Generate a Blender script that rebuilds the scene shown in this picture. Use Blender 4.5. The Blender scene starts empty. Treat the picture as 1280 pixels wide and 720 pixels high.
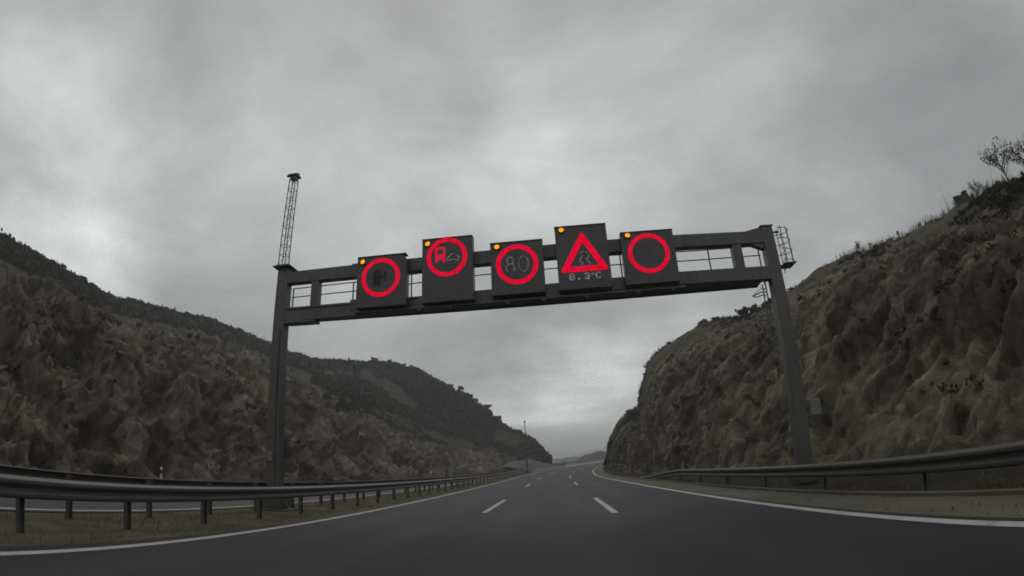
import bpy, math, random
import numpy as np
from mathutils import Matrix, Vector, noise

random.seed(7)
RNG = np.random.default_rng(7)
scene = bpy.context.scene
COL = scene.collection
R = math.radians

# ------------------------------------------------------------------ camera
# a wide action-camera lens: equidistant fisheye, about 106 degrees across
EYE = Vector((0.0, 0.0, 1.29))
F_PX, PITCH, ROLL, YAW, K3 = 681.7, 0.3331, -0.0502, 0.0608, -0.0154
def axis_to_world(d):
    c, s = math.cos(ROLL), math.sin(ROLL)
    d = (c*d[0] - s*d[1], s*d[0] + c*d[1], d[2])
    c, s = math.cos(PITCH), math.sin(PITCH)
    u = d[1]*c + d[2]*s; w = d[2]*c - d[1]*s
    c, s = math.cos(YAW), math.sin(YAW)
    return Vector((c*d[0] - s*w, s*d[0] + c*w, u))
cam_data = bpy.data.cameras.new('camera')
cam = bpy.data.objects.new('camera', cam_data); COL.objects.link(cam)
rt, up, fw = axis_to_world((1,0,0)), axis_to_world((0,1,0)), axis_to_world((0,0,1))
M4 = Matrix(((rt.x, up.x, -fw.x, EYE.x), (rt.y, up.y, -fw.y, EYE.y), (rt.z, up.z, -fw.z, EYE.z), (0,0,0,1)))
cam.matrix_world = M4
cam_data.type = 'PANO'
cam_data.sensor_width = 36.0
cam_data.clip_start = 0.05; cam_data.clip_end = 12000
MM = 36.0/1280.0
fm = F_PX*MM
def set_pano(k, v):
    for tgt in (cam_data, getattr(cam_data, 'cycles', None)):
        if tgt is not None and hasattr(tgt, k):
            try: setattr(tgt, k, v); return
            except Exception: pass
set_pano('panorama_type', 'FISHEYE_LENS_POLYNOMIAL')
set_pano('fisheye_fov', R(178))
set_pano('fisheye_polynomial_k0', 0.0)
set_pano('fisheye_polynomial_k1', -1.0/fm)
set_pano('fisheye_polynomial_k2', 0.0)
set_pano('fisheye_polynomial_k3', -K3/fm**3)
set_pano('fisheye_polynomial_k4', 0.0)
scene.camera = cam

# ------------------------------------------------------------------ world: overcast
scene.view_settings.view_transform = 'Standard'
scene.view_settings.look = 'None'
scene.view_settings.gamma = 1.0
scene.view_settings.use_curve_mapping = False
scene.view_settings.exposure = 0.0
SUN_EL, SUN_AZ = 50.0, 12.0          # azimuth measured left of the road direction
world = bpy.data.worlds.new('World'); scene.world = world
world.use_nodes = True
nt = world.node_tree; nt.nodes.clear()
def N(t, **kw):
    n = nt.nodes.new(t)
    for k, v in kw.items(): setattr(n, k, v)
    return n
def W(a, b): nt.links.new(a, b)
out = N('ShaderNodeOutputWorld')
sky = N('ShaderNodeTexSky', sky_type='NISHITA', sun_disc=False)
sky.sun_elevation = R(SUN_EL); sky.sun_rotation = R(-SUN_AZ)
bg_sky = N('ShaderNodeBackground'); bg_sky.inputs[1].default_value = 0.06
W(sky.outputs[0], bg_sky.inputs[0])
tc = N('ShaderNodeTexCoord')
sep = N('ShaderNodeSeparateXYZ'); W(tc.outputs['Generated'], sep.inputs[0])
zc = N('ShaderNodeMath', operation='MAXIMUM'); W(sep.outputs[2], zc.inputs[0]); zc.inputs[1].default_value = 0.0
za = N('ShaderNodeMath', operation='ADD'); W(zc.outputs[0], za.inputs[0]); za.inputs[1].default_value = 0.16
dx = N('ShaderNodeMath', operation='DIVIDE'); W(sep.outputs[0], dx.inputs[0]); W(za.outputs[0], dx.inputs[1])
dy = N('ShaderNodeMath', operation='DIVIDE'); W(sep.outputs[1], dy.inputs[0]); W(za.outputs[0], dy.inputs[1])
cmb = N('ShaderNodeCombineXYZ'); W(dx.outputs[0], cmb.inputs[0]); W(dy.outputs[0], cmb.inputs[1]); cmb.inputs[2].default_value = 3.7
n1 = N('ShaderNodeTexNoise'); n1.inputs['Scale'].default_value = 1.15; n1.inputs['Detail'].default_value = 7.0
n1.inputs['Roughness'].default_value = 0.56; n1.inputs['Distortion'].default_value = 0.35
W(cmb.outputs[0], n1.inputs['Vector'])
ramp = N('ShaderNodeValToRGB')
ramp.color_ramp.elements[0].position = 0.30; ramp.color_ramp.elements[0].color = (0.300, 0.312, 0.306, 1)
ramp.color_ramp.elements[1].position = 0.71; ramp.color_ramp.elements[1].color = (0.605, 0.625, 0.614, 1)
e = ramp.color_ramp.elements.new(0.5); e.color = (0.435, 0.452, 0.444, 1)
W(n1.outputs['Fac'], ramp.inputs[0])
# thinner, brighter patches of the cloud deck (directions in the sky)
def sky_dir(px, py):
    x, y = px-640, 360-py; r = math.hypot(x, y)+1e-9
    th = r/F_PX + K3*(r/F_PX)**3
    return axis_to_world((x/r*math.sin(th), y/r*math.sin(th), math.cos(th)))
cur = ramp.outputs[0]
nd = N('ShaderNodeTexNoise'); nd.inputs['Scale'].default_value = 3.2; nd.inputs['Detail'].default_value = 4.0
W(tc.outputs['Generated'], nd.inputs['Vector'])
ndv = N('ShaderNodeVectorMath', operation='MULTIPLY_ADD'); W(nd.outputs['Color'], ndv.inputs[0])
ndv.inputs[1].default_value = (0.42, 0.42, 0.42); ndv.inputs[2].default_value = (-0.21, -0.21, -0.21)
dirn = N('ShaderNodeVectorMath', operation='ADD'); W(tc.outputs['Generated'], dirn.inputs[0]); W(ndv.outputs[0], dirn.inputs[1])
for (px, py, rad, gain) in ((75, 185, 0.36, 0.72), (625, 175, 0.40, 0.27), (320, 155, 0.24, 0.26), (700, 262, 0.25, 0.22), (900, 110, 0.2, 0.10), (1010, 50, 0.35, -0.12),
                            (110, 250, 0.22, 0.16), (20, 95, 0.25, 0.14), (225, 80, 0.22, -0.16), (500, 30, 0.38, -0.20), (1120, 120, 0.34, -0.20),
                            (1260, 60, 0.45, -0.16), (30, 10, 0.34, -0.08), (230, 280, 0.26, -0.08), (500, 425, 0.30, 0.24), (725, 500, 0.24, 0.75), (850, 390, 0.2, 0.12), (650, 165, 0.14, 0.10)):
    vd = N('ShaderNodeVectorMath', operation='DISTANCE'); W(dirn.outputs[0], vd.inputs[0]); vd.inputs[1].default_value = sky_dir(px, py)
    mr = N('ShaderNodeMapRange', interpolation_type='SMOOTHERSTEP'); W(vd.outputs['Value'], mr.inputs['Value'])
    mr.inputs['From Min'].default_value = rad; mr.inputs['From Max'].default_value = 0.0
    mr.inputs['To Min'].default_value = 1.0; mr.inputs['To Max'].default_value = 1.0+gain
    vs = N('ShaderNodeVectorMath', operation='SCALE'); W(cur, vs.inputs[0]); W(mr.outputs[0], vs.inputs['Scale'])
    cur = vs.outputs[0]
# brighter streaks low over the horizon
st = N('ShaderNodeTexNoise'); st.inputs['Scale'].default_value = 2.2; st.inputs['Detail'].default_value = 3.0
mp = N('ShaderNodeMapping'); mp.inputs['Scale'].default_value = (0.8, 0.8, 15.0); W(tc.outputs['Generated'], mp.inputs[0]); W(mp.outputs[0], st.inputs['Vector'])
sr = N('ShaderNodeMapRange'); W(st.outputs['Fac'], sr.inputs['Value']); sr.inputs['From Min'].default_value = 0.38; sr.inputs['From Max'].default_value = 0.66
lo = N('ShaderNodeMapRange', interpolation_type='SMOOTHSTEP'); W(sep.outputs[2], lo.inputs['Value'])
lo.inputs['From Min'].default_value = 0.24; lo.inputs['From Max'].default_value = 0.07
ml = N('ShaderNodeMath', operation='MULTIPLY'); W(sr.outputs[0], ml.inputs[0]); W(lo.outputs[0], ml.inputs[1])
mg = N('ShaderNodeMapRange'); W(ml.outputs[0], mg.inputs['Value']); mg.inputs['To Min'].default_value = 1.0; mg.inputs['To Max'].default_value = 1.6
vs = N('ShaderNodeVectorMath', operation='SCALE'); W(cur, vs.inputs[0]); W(mg.outputs[0], vs.inputs['Scale'])
bg_cl = N('ShaderNodeBackground'); W(vs.outputs[0], bg_cl.inputs[0]); bg_cl.inputs[1].default_value = 0.98
mx = N('ShaderNodeMixShader'); mx.inputs[0].default_value = 0.95
W(bg_sky.outputs[0], mx.inputs[1]); W(bg_cl.outputs[0], mx.inputs[2]); W(mx.outputs[0], out.inputs[0])
sun_d = bpy.data.lights.new('sun', 'SUN'); sun_d.energy = 0.5; sun_d.angle = R(40); sun_d.color = (1.0, 0.97, 0.93)
sun = bpy.data.objects.new('sun', sun_d); COL.objects.link(sun)
sdir = Vector((-math.sin(R(SUN_AZ))*math.cos(R(SUN_EL)), math.cos(R(SUN_AZ))*math.cos(R(SUN_EL)), math.sin(R(SUN_EL))))
sun.rotation_euler = (-sdir).to_track_quat('-Z', 'Y').to_euler()
scene.render.engine = 'CYCLES'
cy = scene.cycles
cy.use_denoising = True; cy.denoising_prefilter = 'FAST'; cy.use_adaptive_sampling = False
cy.max_bounces = 5; cy.diffuse_bounces = 3; cy.glossy_bounces = 2; cy.volume_bounces = 1; cy.transparent_max_bounces = 6
cy.filter_width = 1.75
cy.caustics_reflective = False; cy.caustics_refractive = False

# ------------------------------------------------------------------ materials
def new_mat(name):
    m = bpy.data.materials.new(name); m.use_nodes = True
    return m, m.node_tree, m.node_tree.nodes['Principled BSDF']
def noise_mat(name, stops, scale=3.0, detail=6.0, rough=0.8, rough_var=0.1, bump=0.3, bump_scale=20.0, stretch=(1,1,1), metallic=0.0, spec=0.4, distort=0.3, bump_dist=0.05):
    m, t, b = new_mat(name); n = t.nodes; l = t.links
    c = n.new('ShaderNodeTexCoord'); mp = n.new('ShaderNodeMapping'); mp.inputs['Scale'].default_value = stretch
    l.new(c.outputs['Object'], mp.inputs[0])
    a = n.new('ShaderNodeTexNoise'); a.inputs['Scale'].default_value = scale; a.inputs['Detail'].default_value = detail; a.inputs['Distortion'].default_value = distort
    a.inputs['Roughness'].default_value = 0.62
    l.new(mp.outputs[0], a.inputs['Vector'])
    r = n.new('ShaderNodeValToRGB'); l.new(a.outputs['Fac'], r.inputs[0])
    els = r.color_ramp.elements
    while len(els) < len(stops): els.new(0.5)
    for e, (p, col) in zip(els, stops): e.position = p; e.color = (*col, 1)
    l.new(r.outputs[0], b.inputs['Base Color'])
    rr = n.new('ShaderNodeMapRange'); l.new(a.outputs['Fac'], rr.inputs['Value'])
    rr.inputs['To Min'].default_value = rough-rough_var; rr.inputs['To Max'].default_value = min(1, rough+rough_var)
    l.new(rr.outputs[0], b.inputs['Roughness'])
    b.inputs['Metallic'].default_value = metallic
    b.inputs['Specular IOR Level'].default_value = spec
    if bump:
        bn = n.new('ShaderNodeTexNoise'); bn.inputs['Scale'].default_value = bump_scale; bn.inputs['Detail'].default_value = 5
        l.new(mp.outputs[0], bn.inputs['Vector'])
        bp = n.new('ShaderNodeBump'); bp.inputs['Strength'].default_value = bump; bp.inputs['Distance'].default_value = bump_dist
        l.new(bn.outputs['Fac'], bp.inputs['Height']); l.new(bp.outputs[0], b.inputs['Normal'])
    return m
def glow_mat(name, col, strength, vary=0.0, scale=30):
    m, t, b = new_mat(name)
    b.inputs['Base Color'].default_value = (col[0]*0.3, col[1]*0.3, col[2]*0.3, 1); b.inputs['Roughness'].default_value = 0.5
    b.inputs['Emission Color'].default_value = (*col, 1); b.inputs['Emission Strength'].default_value = strength
    if vary:
        c = t.nodes.new('ShaderNodeTexCoord'); a = t.nodes.new('ShaderNodeTexNoise'); a.inputs['Scale'].default_value = scale
        t.links.new(c.outputs['Object'], a.inputs['Vector'])
        mr = t.nodes.new('ShaderNodeMapRange'); t.links.new(a.outputs['Fac'], mr.inputs['Value'])
        mr.inputs['From Min'].default_value = .3; mr.inputs['From Max'].default_value = .7
        mr.inputs['To Min'].default_value = strength*(1-vary); mr.inputs['To Max'].default_value = strength*(1+vary)
        t.links.new(mr.outputs[0], b.inputs['Emission Strength'])
    return m
MAT = {}
MAT['asphalt'] = noise_mat('asphalt', [(0.25, (0.0120, 0.0119, 0.0150)), (0.55, (0.0172, 0.0170, 0.0208)), (0.8, (0.0232, 0.0226, 0.0262))], scale=0.55, stretch=(1.6, 0.18, 1), rough=0.68, rough_var=0.12, bump=0.5, bump_scale=60, bump_dist=0.012, spec=0.22)
def asphalt_detail(m):
    t = m.node_tree; n, l = t.nodes, t.links; b = n['Principled BSDF']; src = b.inputs['Base Color'].links[0].from_socket
    at = n.new('ShaderNodeAttribute'); at.attribute_name = 'offset'
    # wheel tracks 0.85 m either side of each lane centre (3.7 m lanes)
    m1 = n.new('ShaderNodeMath'); m1.operation = 'ADD'; l.new(at.outputs['Fac'], m1.inputs[0]); m1.inputs[1].default_value = 2.22+37.0
    m2 = n.new('ShaderNodeMath'); m2.operation = 'MODULO'; l.new(m1.outputs[0], m2.inputs[0]); m2.inputs[1].default_value = 3.7
    m3 = n.new('ShaderNodeMath'); m3.operation = 'SUBTRACT'; l.new(m2.outputs[0], m3.inputs[0]); m3.inputs[1].default_value = 1.85
    m4 = n.new('ShaderNodeMath'); m4.operation = 'ABSOLUTE'; l.new(m3.outputs[0], m4.inputs[0])
    m5 = n.new('ShaderNodeMath'); m5.operation = 'SUBTRACT'; l.new(m4.outputs[0], m5.inputs[0]); m5.inputs[1].default_value = .85
    m6 = n.new('ShaderNodeMath'); m6.operation = 'ABSOLUTE'; l.new(m5.outputs[0], m6.inputs[0])
    mr = n.new('ShaderNodeMapRange'); mr.interpolation_type = 'SMOOTHSTEP'; l.new(m6.outputs[0], mr.inputs['Value']); mr.inputs['From Min'].default_value = .1; mr.inputs['From Max'].default_value = .6
    mr.inputs['To Min'].default_value = 1.22; mr.inputs['To Max'].default_value = .92
    c = n.new('ShaderNodeTexCoord')
    g = n.new('ShaderNodeTexNoise'); g.inputs['Scale'].default_value = 38; g.inputs['Detail'].default_value = 3; l.new(c.outputs['Object'], g.inputs['Vector'])
    gr = n.new('ShaderNodeMapRange'); l.new(g.outputs['Fac'], gr.inputs['Value']); gr.inputs['From Min'].default_value = .3; gr.inputs['From Max'].default_value = .7; gr.inputs['To Min'].default_value = .72; gr.inputs['To Max'].default_value = 1.3
    p = n.new('ShaderNodeTexNoise'); p.inputs['Scale'].default_value = .22; p.inputs['Detail'].default_value = 6; p.inputs['Roughness'].default_value = .65; l.new(c.outputs['Object'], p.inputs['Vector'])
    pr = n.new('ShaderNodeMapRange'); l.new(p.outputs['Fac'], pr.inputs['Value']); pr.inputs['From Min'].default_value = .35; pr.inputs['From Max'].default_value = .65; pr.inputs['To Min'].default_value = .82; pr.inputs['To Max'].default_value = 1.2
    a = n.new('ShaderNodeMath'); a.operation = 'MULTIPLY'; l.new(mr.outputs[0], a.inputs[0]); l.new(gr.outputs[0], a.inputs[1])
    a2 = n.new('ShaderNodeMath'); a2.operation = 'MULTIPLY'; l.new(a.outputs[0], a2.inputs[0]); l.new(pr.outputs[0], a2.inputs[1])
    v = n.new('ShaderNodeVectorMath'); v.operation = 'SCALE'; l.new(src, v.inputs[0]); l.new(a2.outputs[0], v.inputs['Scale']); l.new(v.outputs[0], b.inputs['Base Color'])
asphalt_detail(MAT['asphalt'])
MAT['asphalt_old'] = noise_mat('asphalt_old', [(0.25, (0.030, 0.030, 0.031)), (0.8, (0.050, 0.049, 0.049))], scale=0.5, stretch=(1.6, 0.2, 1), rough=0.7, bump=0.3, bump_scale=60, bump_dist=0.01, spec=0.3)
MAT['line'] = noise_mat('line_paint', [(0.28, (0.15, 0.147, 0.142)), (0.42, (0.36, 0.352, 0.34)), (0.7, (0.46, 0.45, 0.435))], scale=2.5, rough=0.6, bump=0.2, bump_scale=50, bump_dist=0.005)
MAT['grass_soil'] = noise_mat('grass_soil', [(0.28, (0.058, 0.048, 0.031)), (0.5, (0.105, 0.092, 0.060)), (0.72, (0.150, 0.135, 0.098))], scale=0.8, rough=0.95, rough_var=0.04, bump=0.9, bump_scale=14, bump_dist=0.06, spec=0.1)
MAT['gravel'] = noise_mat('verge_concrete', [(0.25, (0.080, 0.073, 0.056)), (0.5, (0.112, 0.103, 0.080)), (0.75, (0.15, 0.138, 0.110))], scale=0.9, stretch=(1.2, 0.35, 1), rough=0.9, bump=0.5, bump_scale=30, bump_dist=0.03, spec=0.2)
MAT['soil'] = noise_mat('soil', [(0.28, (0.022, 0.019, 0.014)), (0.5, (0.034, 0.030, 0.022)), (0.72, (0.052, 0.045, 0.033))], scale=0.5, rough=0.95, rough_var=0.04, bump=0.9, bump_scale=7, bump_dist=0.12, spec=0.1)
MAT['steel'] = noise_mat('galvanised_steel', [(0.25, (0.075, 0.074, 0.073)), (0.5, (0.10, 0.099, 0.098)), (0.78, (0.135, 0.132, 0.13))], scale=1.4, stretch=(1, 0.5, 3), rough=0.55, rough_var=0.12, bump=0.1, bump_scale=25, bump_dist=0.01, metallic=0.1)
MAT['gantry'] = noise_mat('gantry_paint', [(0.25, (0.072, 0.071, 0.068)), (0.5, (0.099, 0.097, 0.092)), (0.78, (0.128, 0.125, 0.117))], scale=1.1, stretch=(1, 1, 0.6), rough=0.40, rough_var=0.14, bump=0.06, bump_scale=18, bump_dist=0.01, metallic=0.2, spec=0.6)
def weather(m, col, amount, scale, stretch):
    t = m.node_tree; n, l = t.nodes, t.links; b = n['Principled BSDF']; src = b.inputs['Base Color'].links[0].from_socket
    c = n.new('ShaderNodeTexCoord'); mp = n.new('ShaderNodeMapping'); mp.inputs['Scale'].default_value = stretch; l.new(c.outputs['Object'], mp.inputs[0])
    a = n.new('ShaderNodeTexNoise'); a.inputs['Scale'].default_value = scale; a.inputs['Detail'].default_value = 7; a.inputs['Roughness'].default_value = .7; l.new(mp.outputs[0], a.inputs['Vector'])
    r = n.new('ShaderNodeMapRange'); l.new(a.outputs['Fac'], r.inputs['Value']); r.inputs['From Min'].default_value = .52; r.inputs['From Max'].default_value = .74; r.inputs['To Max'].default_value = amount
    x = n.new('ShaderNodeMix'); x.data_type = 'RGBA'; l.new(r.outputs[0], x.inputs['Factor']); l.new(src, x.inputs['A']); x.inputs['B'].default_value = (*col, 1); l.new(x.outputs['Result'], b.inputs['Base Color'])
weather(MAT['gantry'], (0.085, 0.060, 0.042), 0.8, 2.2, (2.2, 2.2, .35))
weather(MAT['gantry'], (0.17, 0.17, 0.165), 0.7, 3.1, (1.5, 1.5, .5))
weather(MAT['steel'], (0.055, 0.045, 0.036), 0.8, 1.3, (1, .5, 3))
MAT['dark_steel'] = noise_mat('weathered_steel', [(0.25, (0.040, 0.038, 0.035)), (0.5, (0.055, 0.052, 0.047)), (0.78, (0.075, 0.070, 0.063))], scale=1.4, stretch=(1, .5, 3), rough=0.65, bump=0.1, bump_scale=25, bump_dist=0.01)
MAT['housing'] = noise_mat('veiled_black', [(0.25, (0.085, 0.075, 0.078)), (0.5, (0.115, 0.102, 0.106)), (0.8, (0.15, 0.134, 0.139))], scale=1.3, rough=0.42, rough_var=0.14, bump=0.04, bump_scale=14, bump_dist=0.01)  # black lifted to grey: windscreen veil put into the base colour
MAT['red'] = glow_mat('red_led', (0.78, 0.0, 0.03), 0.88, 0.2, 7)
MAT['red'].node_tree.nodes['Principled BSDF'].inputs['Base Color'].default_value = (.01, .001, .002, 1)
MAT['red'].node_tree.nodes['Principled BSDF'].inputs['Specular IOR Level'].default_value = 0.1
MAT['truck_red'] = glow_mat('red_led_dim', (0.62, 0.002, 0.04), 0.75, 0.15, 9)
MAT['amber'] = glow_mat('amber_led', (1.0, 0.40, 0.01), 1.0, 0.15, 22)
MAT['white_led'] = glow_mat('white_led', (0.46, 0.44, 0.50), 0.52, 0.55, 7)
MAT['dim_led'] = glow_mat('white_led_dim', (0.20, 0.185, 0.18), 0.5, 0.7, 6)
MAT['concrete'] = noise_mat('concrete', [(0.25, (0.20, 0.195, 0.18)), (0.75, (0.30, 0.29, 0.27))], scale=1.5, rough=0.9, bump=0.3, bump_scale=25, bump_dist=0.02)
MAT['pale'] = noise_mat('pale_concrete', [(0.25, (0.42, 0.41, 0.39)), (0.75, (0.55, 0.54, 0.52))], scale=1.5, rough=0.9, bump=0.2, bump_scale=25, bump_dist=0.02)
MAT['white_plastic'] = noise_mat('white_plastic', [(0.3, (0.55, 0.55, 0.54)), (0.7, (0.72, 0.72, 0.70))], scale=3, rough=0.5, bump=0)
MAT['black_plastic'] = noise_mat('black_plastic', [(0.3, (0.02, 0.02, 0.02)), (0.7, (0.035, 0.035, 0.035))], scale=3, rough=0.5, bump=0)
MAT['bark'] = noise_mat('bark', [(0.3, (0.035, 0.030, 0.025)), (0.7, (0.075, 0.065, 0.055))], scale=6, rough=0.95, bump=0.4, bump_scale=30)
def leaf_mat(name, a, b_):
    m, t, b = new_mat(name); n, l = t.nodes, t.links
    g = n.new('ShaderNodeNewGeometry'); r = n.new('ShaderNodeValToRGB'); l.new(g.outputs['Random Per Island'], r.inputs[0])
    r.color_ramp.elements[0].color = (*a, 1); r.color_ramp.elements[1].color = (*b_, 1)
    c = n.new('ShaderNodeTexCoord'); a2 = n.new('ShaderNodeTexNoise'); a2.inputs['Scale'].default_value = 0.12; a2.inputs['Detail'].default_value = 4
    l.new(c.outputs['Object'], a2.inputs['Vector'])
    mr = n.new('ShaderNodeMapRange'); l.new(a2.outputs['Fac'], mr.inputs['Value']); mr.inputs['From Min'].default_value = .3; mr.inputs['From Max'].default_value = .7
    mr.inputs['To Min'].default_value = 0.65; mr.inputs['To Max'].default_value = 1.3
    v = n.new('ShaderNodeVectorMath'); v.operation = 'SCALE'; l.new(r.outputs[0], v.inputs[0]); l.new(mr.outputs[0], v.inputs['Scale'])
    l.new(v.outputs[0], b.inputs['Base Color']); b.inputs['Roughness'].default_value = 0.85; b.inputs['Specular IOR Level'].default_value = 0.15
    return m
MAT['scrub'] = leaf_mat('scrub_leaf', (0.031, 0.029, 0.020), (0.072, 0.062, 0.043))
MAT['dry'] = leaf_mat('dry_leaf', (0.075, 0.066, 0.045), (0.15, 0.135, 0.095))
MAT['tree_leaf'] = leaf_mat('tree_leaf', (0.040, 0.046, 0.032), (0.080, 0.085, 0.062))
MAT['hazed_leaf'] = leaf_mat('hazed_leaf', (0.09, 0.095, 0.08), (0.17, 0.17, 0.15))  # paleness of haze and motion blur painted into the leaf colour
MAT['grass_blade'] = leaf_mat('grass_blade', (0.070, 0.064, 0.034), (0.19, 0.165, 0.105))
def rock_mat(name, base, veg_cols, big=0.11, blocks=((0.25, .68, 1.4), (0.7, .62, 1.5), (1.9, .72, 1.36)), streak=0.45):
    """rock colour patches, seams and weathering; the 'veg' attribute turns the upper slope to scrubby soil"""
    m, t, b = new_mat(name); n, l = t.nodes, t.links
    c = n.new('ShaderNodeTexCoord')
    def nz(scale, detail=6, dist=0.6, sc=(1,1,1), rough=0.6):
        mp = n.new('ShaderNodeMapping'); mp.inputs['Scale'].default_value = sc; l.new(c.outputs['Object'], mp.inputs[0])
        a = n.new('ShaderNodeTexNoise'); a.inputs['Scale'].default_value = scale; a.inputs['Detail'].default_value = detail; a.inputs['Distortion'].default_value = dist
        a.inputs['Roughness'].default_value = rough
        l.new(mp.outputs[0], a.inputs['Vector']); return a
    a = nz(big, 8, 1.0, (1, 1, 0.7), 0.68)
    r = n.new('ShaderNodeValToRGB'); l.new(a.outputs['Fac'], r.inputs[0])
    els = r.color_ramp.elements
    while len(els) < len(base): els.new(.5)
    for e, (p, col) in zip(els, base): e.position = p; e.color = (*col, 1)
    f = nz(0.9, 8, 0.8, (1, 1, streak), 0.7)
    fr = n.new('ShaderNodeMapRange'); l.new(f.outputs['Fac'], fr.inputs['Value']); fr.inputs['From Min'].default_value = .3; fr.inputs['From Max'].default_value = .72
    fr.inputs['To Min'].default_value = 0.5; fr.inputs['To Max'].default_value = 1.45
    v = n.new('ShaderNodeVectorMath'); v.operation = 'SCALE'; l.new(r.outputs[0], v.inputs[0]); l.new(fr.outputs[0], v.inputs['Scale'])
    mpv = n.new('ShaderNodeMapping'); mpv.inputs['Scale'].default_value = (1, 1, .75); l.new(c.outputs['Object'], mpv.inputs[0])
    wn = nz(0.5, 4, 0.0); wv = n.new('ShaderNodeVectorMath'); wv.operation = 'MULTIPLY_ADD'; l.new(wn.outputs['Color'], wv.inputs[0]); wv.inputs[1].default_value = (1.1, 1.1, 1.1); l.new(mpv.outputs[0], wv.inputs[2])
    hts = []
    for sc_, lo_, hi_ in blocks:
        vo = n.new('ShaderNodeTexVoronoi'); vo.inputs['Scale'].default_value = sc_; l.new(wv.outputs[0], vo.inputs['Vector'])
        sp = n.new('ShaderNodeSeparateColor'); l.new(vo.outputs['Color'], sp.inputs[0])
        mv = n.new('ShaderNodeMapRange'); l.new(sp.outputs[0], mv.inputs['Value']); mv.inputs['To Min'].default_value = lo_; mv.inputs['To Max'].default_value = hi_
        v2 = n.new('ShaderNodeVectorMath'); v2.operation = 'SCALE'; l.new(v.outputs[0], v2.inputs[0]); l.new(mv.outputs[0], v2.inputs['Scale']); v = v2; hts.append((vo, sc_))
    g = nz(0.16, 7, 0.4, (1,1,1), 0.7)
    vr = n.new('ShaderNodeValToRGB'); l.new(g.outputs['Fac'], vr.inputs[0])
    els = vr.color_ramp.elements
    while len(els) < len(veg_cols): els.new(.5)
    for e, (p, col) in zip(els, veg_cols): e.position = p; e.color = (*col, 1)
    at = n.new('ShaderNodeAttribute'); at.attribute_name = 'veg'
    gn = nz(0.5, 6, 0.3)
    ad = n.new('ShaderNodeMath'); ad.operation = 'MULTIPLY_ADD'; l.new(gn.outputs['Fac'], ad.inputs[0]); ad.inputs[1].default_value = 1.1; ad.inputs[2].default_value = -0.55
    sm = n.new('ShaderNodeMath'); sm.operation = 'ADD'; l.new(ad.outputs[0], sm.inputs[0]); l.new(at.outputs['Fac'], sm.inputs[1])
    cl = n.new('ShaderNodeMapRange'); l.new(sm.outputs[0], cl.inputs['Value']); cl.inputs['From Min'].default_value = .35; cl.inputs['From Max'].default_value = .65
    mxn = n.new('ShaderNodeMix'); mxn.data_type = 'RGBA'; l.new(cl.outputs[0], mxn.inputs['Factor']); l.new(v.outputs[0], mxn.inputs['A']); l.new(vr.outputs[0], mxn.inputs['B'])
    l.new(mxn.outputs['Result'], b.inputs['Base Color'])
    b.inputs['Roughness'].default_value = 0.92; b.inputs['Specular IOR Level'].default_value = 0.15
    h1 = nz(1.1, 9, 0.5, (1,1,.6), 0.72)
    bp = n.new('ShaderNodeBump'); bp.inputs['Strength'].default_value = 0.8; bp.inputs['Distance'].default_value = 0.5
    hsum = h1.outputs['Fac']
    for vo, sc_ in hts[1:]:
        ma = n.new('ShaderNodeMath'); ma.operation = 'MULTIPLY_ADD'; l.new(vo.outputs['Distance'], ma.inputs[0]); ma.inputs[1].default_value = -0.55/sc_; l.new(hsum, ma.inputs[2]); hsum = ma.outputs[0]
    l.new(hsum, bp.inputs['Height']); l.new(bp.outputs[0], b.inputs['Normal'])
    return m
MAT['rock_red'] = rock_mat('rock_red', [(0.26, (0.078, 0.061, 0.050)), (0.42, (0.122, 0.095, 0.077)), (0.52, (0.138, 0.113, 0.094)), (0.62, (0.142, 0.103, 0.076)), (0.76, (0.148, 0.132, 0.112))],
    [(0.3, (0.034, 0.029, 0.021)), (0.5, (0.055, 0.047, 0.036)), (0.72, (0.088, 0.073, 0.056))], 0.07, ((0.11, .68, 1.4), (0.3, .62, 1.5), (0.8, .72, 1.36)), 0.6)
MAT['rock_brown'] = rock_mat('rock_brown', [(0.26, (0.084, 0.072, 0.055)), (0.44, (0.118, 0.101, 0.077)), (0.56, (0.140, 0.120, 0.092)), (0.66, (0.126, 0.112, 0.089)), (0.78, (0.154, 0.133, 0.104))],
    [(0.3, (0.064, 0.057, 0.041)), (0.5, (0.098, 0.086, 0.063)), (0.72, (0.130, 0.114, 0.085))], 0.11, ((0.25, .74, 1.3), (0.7, .68, 1.4), (1.9, .76, 1.3)), 0.22)
MAT['far_land'] = noise_mat('far_land', [(0.3, (0.035, 0.045, 0.035)), (0.7, (0.075, 0.080, 0.060))], scale=0.006, detail=8, rough=0.95, bump=0)
MAT['near_woods'] = noise_mat('near_woods', [(0.3, (0.030, 0.036, 0.026)), (0.7, (0.065, 0.062, 0.048))], scale=0.08, detail=8, rough=0.95, bump=0.6, bump_scale=0.5, bump_dist=1.0)

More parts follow.
